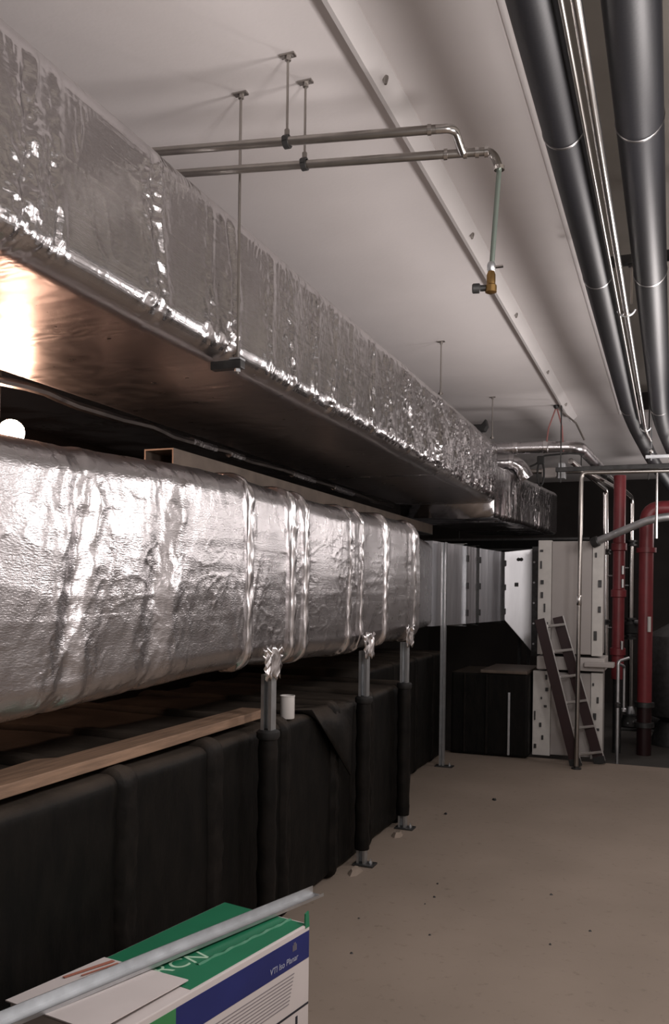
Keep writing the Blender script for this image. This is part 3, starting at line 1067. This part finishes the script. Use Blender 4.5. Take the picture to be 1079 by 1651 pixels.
MB().tube([(-0.268, -1.5, 3.18), (-0.268, 4.0, 3.18), (-0.268, 7.6, 3.18)], 0.007, seg=10).build('tube', STEEL_PIPE, t, smooth=True)
t = thing('pipe_bracket', (-0.2, 5.1, 3.36), 'dark strut bracket above the gap between the black pipes', 'bracket')
MB().box(-0.50, 0.30, 5.08, 5.13, 3.60, 3.65).build('strut_channel', DARK_STEEL, t, bevel=0.004)
for x in (-0.235, 0.02):
    MB().tube([(x, 5.105, 3.38), (x, 5.105, ZC + 0.22)], 0.007, seg=8).build('threaded_rod', STEEL_PIPE, t, smooth=True)
    MB().lathe((x, 5.105, 3.585), [(0.02, 0), (0.02, 0.015)], seg=6).build('nut', DARK_STEEL, t)
t = thing('pipe_bracket', (-0.1, 8.5, 3.0), 'small steel trapeze under the black pipes at their bend', 'bracket')
MB().box(-0.25, 0.45, 8.48, 8.52, 3.02, 3.05).build('strut_channel', GALV, t, bevel=0.003)
MB().tube([(-0.20, 8.5, 3.0), (-0.20, 8.5, ZC + 0.22)], 0.007, seg=8).build('threaded_rod', GALV, t, smooth=True)
MB().lathe((-0.20, 8.46, 3.08), [(0.022, 0), (0.022, 0.02), (0.012, 0.03)], axis=(0, -1, 0), seg=10).build('round_nut', CHROME, t, smooth=True)

# ================================================================== AIR HANDLING CABINET
ah = thing('air_handling_cabinet', (-1.02, 10.1, 0), 'tall off-white two-tier air handling cabinet behind the leaning ladder', 'cabinet')
AY = 9.55


def module(z0, z1, xl, xp0, xp1, xr):
    MB().box(xl + 0.02, xr - 0.02, AY + 0.03, 10.1, z0 + 0.01, z1 - 0.01).build('casing', CABINET, ah)
    MB().box(xp0, xp1, AY + 0.008, AY + 0.05, z0 + 0.015, z1 - 0.015).build('door_panel', CABINET, ah, bevel=0.006)
    a = MB().box(xl, xp0 - 0.004, AY, AY + 0.10, z0, z1).build('corner_post', CABINET_POST, ah, bevel=0.006)
    b = MB().box(xp1 + 0.004, xr, AY, AY + 0.10, z0, z1).build('corner_post', CABINET_POST, ah, bevel=0.006)
    return a, b


pa, pb = module(1.11, 2.34, -1.36, -1.215, -0.80, -0.685)
pc, pd = module(0.02, 0.93, -1.40, -1.21, -0.80, -0.675)
rnd = random.Random(5)
for p, z0, z1, x0, x1, n in ((pa, 1.2, 2.3, -1.35, -1.235, 7), (pb, 1.2, 2.3, -0.785, -0.70, 4), (pc, 0.08, 0.9, -1.39, -1.23, 8), (pd, 0.08, 0.9, -0.79, -0.70, 5)):
    for k in range(n):
        z = z0 + (z1 - z0) * (k + 0.5) / n + rnd.uniform(-0.02, 0.02)
        x = rnd.uniform(x0, x1 - 0.03)
        hh = rnd.uniform(0.012, 0.05)
        MB().box(x, x + rnd.uniform(0.015, 0.035), AY - 0.012, AY, z - hh, z + hh).build('latch', DARK_STEEL, p, bevel=0.003)
MB().box(-1.36, -0.66, AY - 0.02, 10.1, 0.95, 1.09).build('base_rail', WALL_GREY, ah, bevel=0.01)
MB().box(-0.86, -0.56, AY - 0.10, AY + 0.1, 1.00, 1.05).build('ledge', CABINET, ah, bevel=0.01)

# ================================================================== LADDER
lad = thing('step_ladder', (-0.85, 9.3, 0), 'dark red ladder with pale metal rungs leaning against the white cabinet', 'ladder')
n0, n1 = Vector((-0.905, 9.18, 0.03)), Vector((-1.285, 9.18, 1.50))
f0, f1 = Vector((-0.69, 9.42, 0.03)), Vector((-1.13, 9.42, 1.52))
ax = (n1 - n0).normalized()
perp = Vector((ax.z, 0, -ax.x)).normalized()
for a, b in ((n0, n1), (f0, f1)):
    r = MB().bar(a, b, perp * 0.055, Vector((0, 0.014, 0))).build('side_rail', RED_FIBRE, lad, bevel=0.004)
    MB().bar(a + perp * 0.057 + Vector((0, -0.014, 0)), b + perp * 0.057 + Vector((0, -0.014, 0)), perp * 0.006, Vector((0, 0.004, 0))).build('lit_edge_strip', ALU, r)  # pale strip standing in for the light along the rail's front edge
    MB().bar(a - ax * 0.03, a + ax * 0.05, perp * 0.06, Vector((0, 0.019, 0))).build('rubber_foot', BLACK_RUBBER, r, bevel=0.004)
for k in range(6):
    tt = (0.085 + k * 0.265) / 1.5
    a, b = n0.lerp(n1, tt), f0.lerp(f1, tt)
    MB().bar(a + perp * 0.02, b + perp * 0.02, perp * 0.045, ax * 0.013).build('rung', ALU, lad, bevel=0.003)

# ================================================================== FAR PIPEWORK
t = thing('standing_pipe', (-0.88, 9.10, 0), 'slim steel standpipe in front of the white cabinet, turning along under the ceiling', 'pipe')
MB().tube([(-0.885, 9.05, 0.0), (-0.875, 9.08, 2.99), (0.4, 9.12, 2.98)], 0.022, seg=12, bend=0.06).build('pipe', STEEL_PIPE, t, smooth=True)
MB().lathe((-0.885, 9.05, 0.0), [(0.05, 0), (0.05, 0.012), (0.028, 0.014), (0.028, 0.03)], seg=14).build('floor_flange', DARK_STEEL, t, smooth=True)
MB().lathe((-0.88, 9.065, 1.70), [(0.023, -0.05), (0.026, -0.045), (0.026, 0.045), (0.023, 0.05)], seg=14).build('coupling', CHROME, t, smooth=True)
t = thing('overhead_strut', (-0.4, 9.3, 3.02), 'dark horizontal strut under the far ceiling above the standpipe', 'strut')
MB().box(-1.15, 0.35, 9.22, 9.27, 3.03, 3.075).build('channel', DARK_STEEL, t, bevel=0.004)
for x in (-0.24, -1.1):
    MB().tube([(x, 9.245, 2.92), (x, 9.245, ZC)], 0.007, seg=8).build('threaded_rod', DARK_STEEL, t, smooth=True)

RA = Vector((-0.80, 11.4, 3.085))
t = thing('steel_riser', (RA.x, RA.y, 0.95), 'bright steel riser pipe just right of the white cabinet', 'pipe', 'bright steel risers beside the red pipes')
MB().tube([(-1.055, 9.75, 3.215), RA, (-0.77, 11.4, 0.9)], 0.032, seg=14, bend=0.08).build('pipe', CHROME, t, smooth=True)
for zf in (2.30, 1.42):
    MB().lathe((-0.79, 11.4, zf), [(0.034, -0.035), (0.062, -0.03), (0.062, -0.012), (0.045, -0.008), (0.045, 0.008), (0.062, 0.012), (0.062, 0.03), (0.034, 0.035)], seg=16).build('flange', DARK_STEEL, t, smooth=True)
for zz in (2.0, 1.35):
    MB().tube([(-0.78, 11.4, zz), (-0.66, 11.4, zz)], 0.010, seg=8).build('stub', GALV, t, smooth=True)
t = thing('steel_riser', (-0.545, 13.0, 0.1), 'bright steel riser pipe with flanges between the two red pipes', 'pipe', 'bright steel risers beside the red pipes')
MB().tube([(-0.83, 11.82, 3.33), (-0.557, 13.0, 3.14), (-0.545, 13.0, 0.10)], 0.037, seg=14, bend=0.10).build('pipe', CHROME, t, smooth=True)
for zf in (2.50, 1.40, 1.18):
    MB().lathe((-0.553, 13.0, zf), [(0.04, -0.045), (0.08, -0.04), (0.08, -0.016), (0.056, -0.01), (0.056, 0.01), (0.08, 0.016), (0.08, 0.04), (0.04, 0.045)], seg=16).build('flange', DARK_STEEL, t, smooth=True)
MB().lathe((-0.55, 13.0, 1.29), [(0.06, -0.08), (0.10, -0.06), (0.10, 0.06), (0.06, 0.08)], seg=14).build('valve_body', BLACK_RUBBER, t, smooth=True)
MB().lathe((-0.49, 12.95, 1.38), [(0.035, 0), (0.035, 0.07)], axis=(1, -0.5, 0), seg=10).build('valve_handle', GALV, t, smooth=True)
MB().lathe((-0.545, 13.0, 0.10), [(0.07, -0.02), (0.07, 0.01), (0.05, 0.07), (0.04, 0.09)], seg=14).build('end_flange', GALV, t, smooth=True)
for zz in (2.15, 1.9):
    MB().tube([(-0.67, 13.0, zz), (-0.56, 13.0, zz)], 0.010, seg=8).build('stub', GALV, t, smooth=True)

RED1, RED2 = (-0.61, 11.0), (-0.30, 11.0)
t = thing('red_riser', (RED1[0], RED1[1], -0.14), 'thinner dark red sprinkler riser behind the steel risers', 'pipe', 'red risers')
MB().tube([(RED1[0], 11.0, 0.75), (RED1[0], 11.0, 3.2)], 0.072, seg=18).build('pipe', RED_PAINT, t, smooth=True)
MB().tube([(RED1[0], 11.0, -0.14), (RED1[0], 11.0, 0.75)], 0.05, seg=16).build('lower_pipe', DARK_STEEL, t, smooth=True)
for z in (2.34, 1.78, 1.08):
    MB().lathe((RED1[0], 11.0, z), [(0.072, -0.05), (0.092, -0.04), (0.092, 0.04), (0.072, 0.05)], seg=18).build('coupling', RED_PAINT, t, smooth=True)
for z in (2.06, 1.9, 1.16):
    MB().lathe((RED1[0] + 0.05, 10.93, z), [(0.02, -0.05), (0.02, 0.05)], seg=10).build('gauge_tag', ALU, t, smooth=True)
t = thing('red_riser', (RED2[0], RED2[1], -0.14), 'thick red sprinkler riser turning right at the top, beside the dark corner', 'pipe', 'red risers')
MB().tube([(RED2[0], 11.0, 0.48), (RED2[0], 11.0, 2.80), (1.2, 11.0, 2.82)], 0.083, seg=20, bend=0.16).build('pipe', RED_PAINT, t, smooth=True)
MB().tube([(RED2[0], 11.0, -0.14), (RED2[0], 11.0, 0.47)], 0.085, seg=18).build('lower_pipe', RED_FIBRE, t, smooth=True)
for z in (2.30, 0.46, 0.22):
    MB().lathe((RED2[0], 11.0, z), [(0.083, -0.03), (0.115, -0.028), (0.115, 0.028), (0.083, 0.03)], seg=20).build('flange', RED_PAINT if z > 1 else DARK_STEEL, t, smooth=True)
MB().lathe((RED2[0] + 0.045, 10.91, 1.42), [(0.022, -0.09), (0.022, 0.09)], seg=10).build('white_tag', CAN_WHITE, t, smooth=True)

t = thing('thin_pipe', (-0.56, 10.1, -0.14), 'thin grey vertical pipe below the valves, nearest the ladder foot', 'pipe', 'thin pipes by the pump')
MB().tube([(-0.55, 10.05, -0.14), (-0.55, 10.05, 1.03), (-0.45, 10.2, 1.06)], 0.018, seg=10, bend=0.04).build('pipe', GALV, t, smooth=True)
MB().lathe((-0.55, 10.05, 0.55), [(0.02, -0.03), (0.03, -0.02), (0.03, 0.02), (0.02, 0.03)], seg=10).build('coupling', DARK_STEEL, t, smooth=True)
t = thing('thin_pipe', (-0.49, 10.3, 0.45), 'short thin grey pipe beside the lower end of the flanged riser', 'pipe', 'thin pipes by the pump')
MB().tube([(-0.50, 10.3, 0.45), (-0.50, 10.3, 0.96), (-0.548, 10.07, 1.0)], 0.016, seg=10, bend=0.04).build('pipe', GALV, t, smooth=True)
MB().lathe((-0.50, 10.3, 0.45), [(0.03, 0), (0.03, 0.03), (0.018, 0.04)], seg=10).build('end_flange', GALV, t, smooth=True)

# dark pump at the floor among the risers
t = thing('pump', (-0.54, 13.0, -0.14), 'dark pump body on the lower floor beneath the flanged riser', 'pump')
MB().lathe((-0.545, 13.0, 0.0), [(0.06, 0.075), (0.10, 0.07), (0.10, 0.03), (0.13, -0.02), (0.15, -0.08), (0.12, -0.13)], seg=18).build('volute', DARK_STEEL, t, smooth=True)
MB().lathe((-0.40, 13.0, -0.01), [(0.09, 0), (0.11, 0.03), (0.11, 0.28), (0.07, 0.32)], axis=(1, -0.2, 0), seg=18).build('motor', BLACK_RUBBER, t, smooth=True)
MB().box(-0.75, -0.05, 12.85, 13.2, -0.14, -0.10).build('base_frame', DARK_STEEL, t, bevel=0.01)
for a in (0.0, 0.9, 1.8):
    MB().lathe((-0.545 + 0.09 * math.cos(a), 12.87, 0.02 - 0.03 * a), [(0.013, 0), (0.013, 0.02)], axis=(0, -1, 0), seg=6).build('bolt', GALV, t)
# dark tank at the right edge
t = thing('dark_tank', (0.05, 11.9, -0.14), 'round dark tank in the unlit corner at the right edge', 'tank')
MB().lathe((0.05, 11.9, 0.70), [(0.10, -0.55), (0.36, -0.45), (0.40, -0.3), (0.40, 0.3), (0.36, 0.55), (0.10, 0.70)], seg=24).build('shell', DARK_STEEL, t, smooth=True)
MB().lathe((0.05, 11.9, -0.14), [(0.30, 0), (0.30, 0.05), (0.2, 0.3)], seg=18).build('skirt', DARK_STEEL, t, smooth=True)

# grey diagonal cable tray / flat duct in front of the risers
t = thing('grey_conduit', (-0.4, 9.0, 2.3), 'grey flat conduit slanting up to the right across the red risers', 'conduit')
MB().tube([(-0.75, 9.40, 2.31), (-0.19, 9.20, 2.53), (0.35, 9.15, 2.56)], 0.04, seg=12, bend=0.15).build('pipe', GALV, t, smooth=True)
MB().lathe((-0.755, 9.402, 2.308), [(0.045, -0.04), (0.055, -0.03), (0.055, 0.03), (0.042, 0.04)], axis=(0.56, -0.2, 0.22), seg=14).build('end_collar', DARK_STEEL, t, smooth=True)
t = thing('drop_rod', (-0.155, 9.1, 2.3), 'thin pale rod hanging in front of the upper red pipe', 'rod')
MB().tube([(-0.157, 9.1, 2.32), (-0.157, 9.1, 2.98)], 0.012, seg=8, rs=[0.015, 0.009]).build('rod', ALU, t, smooth=True)

# foil-wrapped small pipe that crosses at the far ceiling and turns away
fp = thing('foil_pipe', (-1.3, 9.6, 3.2), 'thin foil-wrapped pipe with an elbow under the far ceiling', 'pipe')
pts = [(-2.3, 9.42, 3.345), (-1.2, 9.56, 3.345), (-0.95, 9.62, 3.345), (-0.83, 11.8, 3.335)]
m = MB()
m.tube(pts, 0.062, seg=16, bend=0.14)
nd = m.build('foil_sleeve', FOIL_L, fp, smooth=True)
for x in (-1.62, -1.30):
    MB().lathe((x, 9.51 + (x + 1.62) * 0.12, 3.345), [(0.062, -0.03), (0.068, -0.025), (0.068, 0.025), (0.062, 0.03)], axis=(1, 0.12, 0), seg=16).build('seam_tape', TAPE, fp, smooth=True)
fp2 = thing('foil_pipe', (-1.5, 9.9, 3.1), 'stubby foil-wrapped branch just below the thin foil pipe', 'pipe')
MB().tube([(-2.2, 9.75, 3.24), (-1.65, 9.85, 3.24), (-1.55, 9.9, 3.06)], 0.085, seg=16, bend=0.12).build('foil_sleeve', FOIL_U, fp2, smooth=True)
MB().lathe((-1.72, 9.84, 3.24), [(0.085, -0.03), (0.095, -0.025), (0.095, 0.025), (0.085, 0.03)], axis=(1, 0.18, 0), seg=16).build('seam_tape', TAPE, fp2, smooth=True)

t = thing('copper_line', (-1.1, 10.0, 3.05), 'grey pipe with a boxed valve beneath the thin foil pipe', 'pipe')
MB().tube([(-1.55, 10.05, 3.16), (-0.93, 10.05, 3.14), (-0.72, 11.6, 3.14)], 0.028, seg=12, bend=0.08).build('pipe', STEEL_PIPE, t, smooth=True)
MB().box(-1.22, -1.14, 9.99, 10.11, 3.06, 3.24).build('valve_box', GALV, t, bevel=0.01)
MB().box(-1.40, -1.23, 10.0, 10.09, 3.08, 3.19).build('sleeve', CABINET, t, bevel=0.02)

t = thing('black_strap', (-1.33, 9.45, 2.9), 'black looped cable hanging below the thin foil pipe', 'cable')
pts = []
for k in range(25):
    a = 2 * math.pi * k / 24
    pts.append((-1.335 + 0.035 * math.sin(a), 9.47, 3.05 + 0.13 * math.cos(a)))
MB().tube(pts, 0.011, seg=8, cap=False).build('loop', BLACK_RUBBER, t, smooth=True)
MB().tube([(-1.45, 9.47, 3.13), (-1.37, 9.47, 3.16), (-1.32, 9.47, 3.24), (-1.05, 9.5, 3.26), (-0.90, 9.6, 3.26)], 0.010, seg=8, bend=0.05).build('cable_run', BLACK_RUBBER, t, smooth=True)
MB().box(-1.375, -1.30, 9.45, 9.49, 3.15, 3.24).build('knot', BLACK_RUBBER, t, bevel=0.012)

t = thing('hanging_cord', (-1.19, 9.5, 3.35), 'pink cord tied to the ceiling strip, slung round the thin foil pipe', 'cord')
MB().tube([(-1.30, 9.53, 3.29), (-1.265, 9.53, 3.55), (-1.185, 9.50, ZC - 0.02)], 0.008, seg=8).build('cord_leg', ROPE_PINK, t, smooth=True)
MB().tube([(-1.11, 9.55, 3.29), (-1.125, 9.53, 3.55), (-1.18, 9.50, ZC - 0.02)], 0.008, seg=8).build('cord_leg', ROPE_PINK, t, smooth=True)
MB().tube([(-1.18, 9.50, ZC - 0.02), (-0.98, 9.52, 3.58), (-0.90, 9.6, 3.41)], 0.010, seg=8).build('stay', STEEL_PIPE, t, smooth=True)
MB().lathe((-1.185, 9.50, ZC), [(0.03, 0), (0.03, -0.02), (0.015, -0.04)], seg=10).build('ceiling_hook', DARK_STEEL, t, smooth=True)

# dark bracket on the far top corner of the large duct
t = thing('black_clamp', (-1.85, 8.55, 3.35), 'small black rubber-padded clamp on top far corner of the large duct', 'clamp')
MB().prism([(-1.96, 8.45, 3.352), (-1.74, 8.45, 3.352), (-1.71, 8.45, 3.40), (-1.73, 8.45, 3.47), (-1.77, 8.45, 3.42), (-1.88, 8.45, 3.42), (-1.94, 8.45, 3.47), (-1.98, 8.45, 3.41)], (0, 0.10, 0)).build('pad', BLACK_RUBBER, t, bevel=0.01)

# steel channel behind the lower duct
t = thing('steel_channel', (-2.5, 6.5, 2.40), 'open-ended steel channel lying along the top behind the bulging foil duct', 'channel')
m = MB()
x0, x1, z0, z1, th = -2.64, -2.46, 2.40, 2.50, 0.008
sec = [(x0, z0), (x0, z1), (x1, z1), (x1, z0), (x1 - th, z0), (x1 - th, z1 - th), (x0 + th, z1 - th), (x0 + th, z0)]
m.prism([(x, 3.95, z) for x, z in sec], (0, 5.3, 0))
m.build('profile', RUSTY, t)
MB().box(x0, x1, 3.95, 9.25, 2.392, 2.40).build('bottom_plate', DARK_STEEL, t)
for yy in (4.4, 6.2):
    MB().box(-2.62, -2.48, yy, yy + 0.1, 2.285, 2.392).build('packing_block', WOOD, t)

# ================================================================== WORK LAMP behind the lower duct
t = thing('work_lamp', (-2.98, 3.33, 2.30), 'glowing warm round lamp peeping over the bulging foil duct at left edge', 'lamp')
bulb = MB().lathe((-2.98, 3.33, 2.50), [(0.004, 0.062), (0.025, 0.057), (0.044, 0.044), (0.057, 0.025), (0.062, 0.0), (0.057, -0.025), (0.044, -0.044), (0.03, -0.056)], seg=20).build('bulb', LAMP_GLOW, t, smooth=True)
MB().lathe((-2.98, 3.33, 2.445), [(0.032, 0.0), (0.034, -0.03), (0.028, -0.09), (0.015, -0.11)], seg=14).build('holder', BLACK_RUBBER, t, smooth=True)
MB().tube([(-2.98, 3.33, 2.34), (-2.98, 3.33, 2.28)], 0.012, seg=8).build('stem', BLACK_RUBBER, t, smooth=True)
MB().tube([(-3.0, 3.33, 2.44), (-3.06, 3.33, 2.55), (-3.06, 3.34, 2.86)], 0.006, seg=6).build('flex', BLACK_RUBBER, t, smooth=True)

# ================================================================== PLANK, OFFCUT, CAN
t = MB().bar((-1.99, 1.5, 1.114), (-2.045, 4.10, 1.114), (0.068, 0, 0), (0, 0, 0.022)).build('timber_plank', WOOD, bevel=0.004)
tag(t, 'long pale timber plank lying on the black duct', 'plank')
t = MB().prism([(-2.22, 2.40, 1.085), (-2.095, 2.36, 1.085), (-2.095, 2.66, 1.085), (-2.17, 2.74, 1.085), (-2.25, 2.66, 1.085)], (0, 0, 0.018)).build('wood_offcut', WOOD, bevel=0.003)
tag(t, 'small flat wood offcut lying behind the long plank', 'offcut')
t = thing('can', (-1.955, 4.33, 1.058), 'small white open can standing on the black duct behind the nearest post', 'can')
m = MB()
m.lathe((-1.955, 4.33, 1.058), [(0.038, 0), (0.040, 0.004), (0.040, 0.118), (0.042, 0.120), (0.042, 0.126), (0.037, 0.126), (0.036, 0.118), (0.036, 0.010)], seg=24)
m.build('can_body', CAN_WHITE, t, smooth=True)
MB().lathe((-1.955, 4.33, 1.064), [(0.035, 0), (0.035, 0.085)], seg=20).build('can_contents', BLACK_RUBBER, t)

# ================================================================== CARDBOARD BOX
C1 = Vector((-1.26, 3.02, 0.0))
AL = Vector((-0.155, -0.84, 0)).normalized()      # along the long side, towards the viewer
AC = Vector((AL.y, -AL.x, 0)).normalized()         # across, to the left
if AC.x > 0:
    AC = -AC
BL, BW, BH = 1.02, 0.41, 0.50
R_ = -AC                                            # outward normal of the printed side


def bp(l, c, z):
    return C1 + AL * l + AC * c + Vector((0, 0, z))


ctr = bp(BL / 2, BW / 2, 0)
box = thing('cardboard_box', tuple(ctr), 'green, blue and white printed cardboard box on the floor, metal channel across its top', 'box')
MB().prism([bp(0, 0, 0), bp(BL, 0, 0), bp(BL, BW, 0), bp(0, BW, 0)], (0, 0, BH)).build('carton', PAPER_WHITE, box, bevel=0.004)


def sheet(name, corners, material, parent, nrm, th=0.0016):
    return MB().prism(corners, Vector(nrm) * th).build(name, material, parent)


UPV = (0, 0, 1)
top_g = sheet('green_top_panel', [bp(0.012, 0.012, BH), bp(0.66, 0.012, BH), bp(0.66, BW - 0.006, BH), bp(0.004, BW - 0.006, BH)], PAPER_GREEN, box, UPV)
# white board flap resting on the near end of the lid
m = MB()
fp_ = [bp(0.632, 0.045, BH + 0.010), bp(BL + 0.02, 0.03, BH + 0.022), bp(BL + 0.02, BW - 0.004, BH + 0.012), bp(0.648, BW - 0.006, BH + 0.004)]
m.prism(fp_, (0, 0, 0.004))
flap = m.build('white_flap', PAPER_WHITE, box)
sheet('red_print', [bp(0.66, BW - 0.055, BH + 0.0125), bp(0.84, BW - 0.022, BH + 0.0155), bp(0.84, BW - 0.034, BH + 0.0155), bp(0.66, BW - 0.070, BH + 0.0125)], INK_RED, flap, UPV)
sheet('red_print', [bp(0.665, BW - 0.085, BH + 0.0125), bp(0.80, BW - 0.062, BH + 0.0155), bp(0.80, BW - 0.068, BH + 0.0155), bp(0.665, BW - 0.093, BH + 0.0125)], INK_RED, flap, UPV)
# tucked slit running along the green top
m = MB()
nsl = 24
vv, ff = [], []
for i in range(nsl + 1):
    l = 0.01 + 0.50 * i / nsl
    c = 0.080 + 0.030 * i / nsl + 0.003 * math.sin(i * 1.3)
    vv += [bp(l, c - 0.006, BH + 0.0018), bp(l, c, BH + 0.007 + 0.002 * math.sin(i * 2)), bp(l, c + 0.012, BH + 0.0018)]
for i in range(nsl):
    for j in range(2):
        ff.append((i * 3 + j, i * 3 + j + 1, i * 3 + j + 4, i * 3 + j + 3))
m.add(vv, ff).build('slit_fold', PAPER_GREEN, box, smooth=True)
# green corner tab standing at the far corner
MB().prism([bp(0.0, 0.0, BH - 0.01), bp(0.03, -0.001, BH - 0.01), bp(0.028, -0.001, BH + 0.045), bp(0.006, 0.0, BH + 0.05)], AC * 0.006).build('corner_tab', PAPER_GREEN, box)
# printed side: pale border, blue band, green end, rule and text block
ZB = BH


def side(name, l0, l1, z0, z1, material, parent, off=0.0):
    return sheet(name, [bp(l0, -off, z0), bp(l1, -off, z0), bp(l1, -off, z1), bp(l0, -off, z1)], material, parent, R_, 0.0014)


blue = side('blue_band', 0.004, 0.74, ZB - 0.123, ZB - 0.022, PAPER_BLUE, box, 0.0)
side('green_side_panel', 0.74, BL - 0.004, ZB - 0.30, ZB - 0.022, PAPER_GREEN2, box, 0.0)
side('black_rule', 0.004, 0.9, ZB - 0.298, ZB - 0.290, INK, box, 0.0)
rnd = random.Random(11)
for k in range(9):
    z = ZB - 0.150 - k * 0.0125
    side('text_line', 0.10 + 0.004 * k, 0.62, z - 0.0018, z + 0.0018, INK_GREY, box, 0.0)
side('bold_line', 0.40, 0.50, ZB - 0.278, ZB - 0.264, INK, box, 0.0)
side('bold_line', 0.075, 0.088, ZB - 0.345, ZB - 0.315, INK, box, 0.0)


def flat_text(body, name, origin, xdir, ydir, size, material, parent, shear=0.0):
    cu = bpy.data.curves.new(name, 'FONT')
    cu.body = body
    cu.size = size
    cu.extrude = 0.0004
    cu.shear = shear
    o = bpy.data.objects.new(name, cu)
    COL.objects.link(o)
    xd, yd = Vector(xdir).normalized(), Vector(ydir).normalized()
    zd = xd.cross(yd)
    Mx = Matrix((xd, yd, zd)).transposed().to_4x4()
    p = Vector(origin) - Vector(parent.matrix_world_loc)
    o.parent = parent.obj
    o.matrix_local = Matrix.Translation(p) @ Mx
    cu.materials.append(material)
    bpy.context.view_layer.update()
    me = bpy.data.meshes.new_from_object(o.evaluated_get(bpy.context.evaluated_depsgraph_get()))
    mo = bpy.data.objects.new(name, me)
    COL.objects.link(mo)
    mo.parent = parent.obj
    mo.matrix_local = Matrix.Translation(p) @ Mx
    bpy.data.objects.remove(o, do_unlink=True)
    return mo


# lettering reads from the near end towards the far corner on the side facing the aisle
flat_text('VTI Iso Planar', 'lettering', bp(0.255, -0.0022, ZB - 0.104), -AL, (0, 0, 1), 0.031, INK_PALE, blue, 0.15)
for k, (dl, hh) in enumerate(((0.110, 0.022), (0.103, 0.030), (0.096, 0.030), (0.089, 0.022))):
    side('emblem_stroke', dl, dl + 0.003, ZB - 0.066, ZB - 0.066 + hh, INK_GREY, blue, 0.0014)
flat_text('RCN', 'lettering', bp(0.640, 0.160, BH + 0.0022), (-AL * 0.21 - AC * 0.05).normalized(), (AC * 0.21 - AL * 0.05).normalized(), 0.10, INK_MINT, top_g)

# metal stud channel across the box
ch = thing('metal_channel', (-1.6, 2.55, 0.51), 'long galvanised steel channel resting across the cardboard box top', 'channel')
a, b = Vector((-1.845, 1.55, 0.5265)), Vector((-1.345, 3.31, 0.506))
d = (b - a).normalized()
nrm = Vector((d.y, -d.x, 0))
tz = 0.0025
m = MB()
hw, hh = 0.030, 0.030
sec = [(-hw, hh), (-hw, 0), (hw, 0), (hw, 0.012), (hw - tz, 0.012), (hw - tz, tz), (-hw + tz, tz), (-hw + tz, hh)]
m.prism([a + nrm * p + Vector((0, 0, q)) for p, q in sec], b - a)
m.build('channel_profile', GALV, ch)

# ================================================================== FLOOR DEBRIS
for k, (x, y, r) in enumerate(((-1.39, 7.38, 0.022), (-1.26, 4.88, 0.010), (-1.30, 5.11, 0.009), (-0.64, 5.19, 0.010), (-1.43, 3.96, 0.008), (-1.14, 4.33, 0.008),
                               (-0.38, 4.71, 0.008), (-1.66, 6.75, 0.018), (-1.28, 4.75, 0.007), (-0.55, 4.45, 0.008), (-1.55, 4.4, 0.007))):
    vv = []
    m = MB()
    rn = random.Random(100 + k)
    bmv = [(x + rn.uniform(.6, 1.2) * r * math.cos(a), y + rn.uniform(.6, 1.2) * r * math.sin(a), 0.0) for a in [i * math.pi / 3 for i in range(6)]]
    tops = [(x + (px - x) * 0.6, y + (py - y) * 0.6, r * rn.uniform(.5, .9)) for px, py, _ in bmv]
    m.add(bmv + tops, [tuple(range(6))[::-1], tuple(range(6, 12))] + [(i, (i + 1) % 6, 6 + (i + 1) % 6, 6 + i) for i in range(6)])
    tag(m.build('debris_crumb', DARK_STEEL), {0: 'largest dark crumb on the floor, halfway to the white cabinet', 7: 'dark crumb on the floor just past the third sleeved post'}.get(k, 'tiny dark crumb of debris lying on the open concrete floor'), 'debris', 'crumbs of debris on the floor')
for i, (x, y) in enumerate(((-1.83, 5.12), (-1.83, 6.02))):
    rn = random.Random(200 + i)
    ring = [(x + 0.05 * rn.uniform(.7, 1.2) * math.cos(a), y + 0.09 * rn.uniform(.7, 1.2) * math.sin(a), 0.0) for a in [k * math.pi / 4 for k in range(8)]]
    top = [(x + (px - x) * 0.55, y + (py - y) * 0.55, 0.035 * rn.uniform(.6, 1)) for px, py, _ in ring]
    m = MB().add(ring + top, [tuple(range(8))[::-1], tuple(range(8, 16))] + [(k, (k + 1) % 8, 8 + (k + 1) % 8, 8 + k) for k in range(8)])
    tag(m.build('mortar_lump', FLOOR, smooth=True), ('pale mortar lump at the foot of the middle sleeved post', 'pale mortar lump at the foot of the third sleeved post')[i], 'mortar')
bpy.context.view_layer.update()
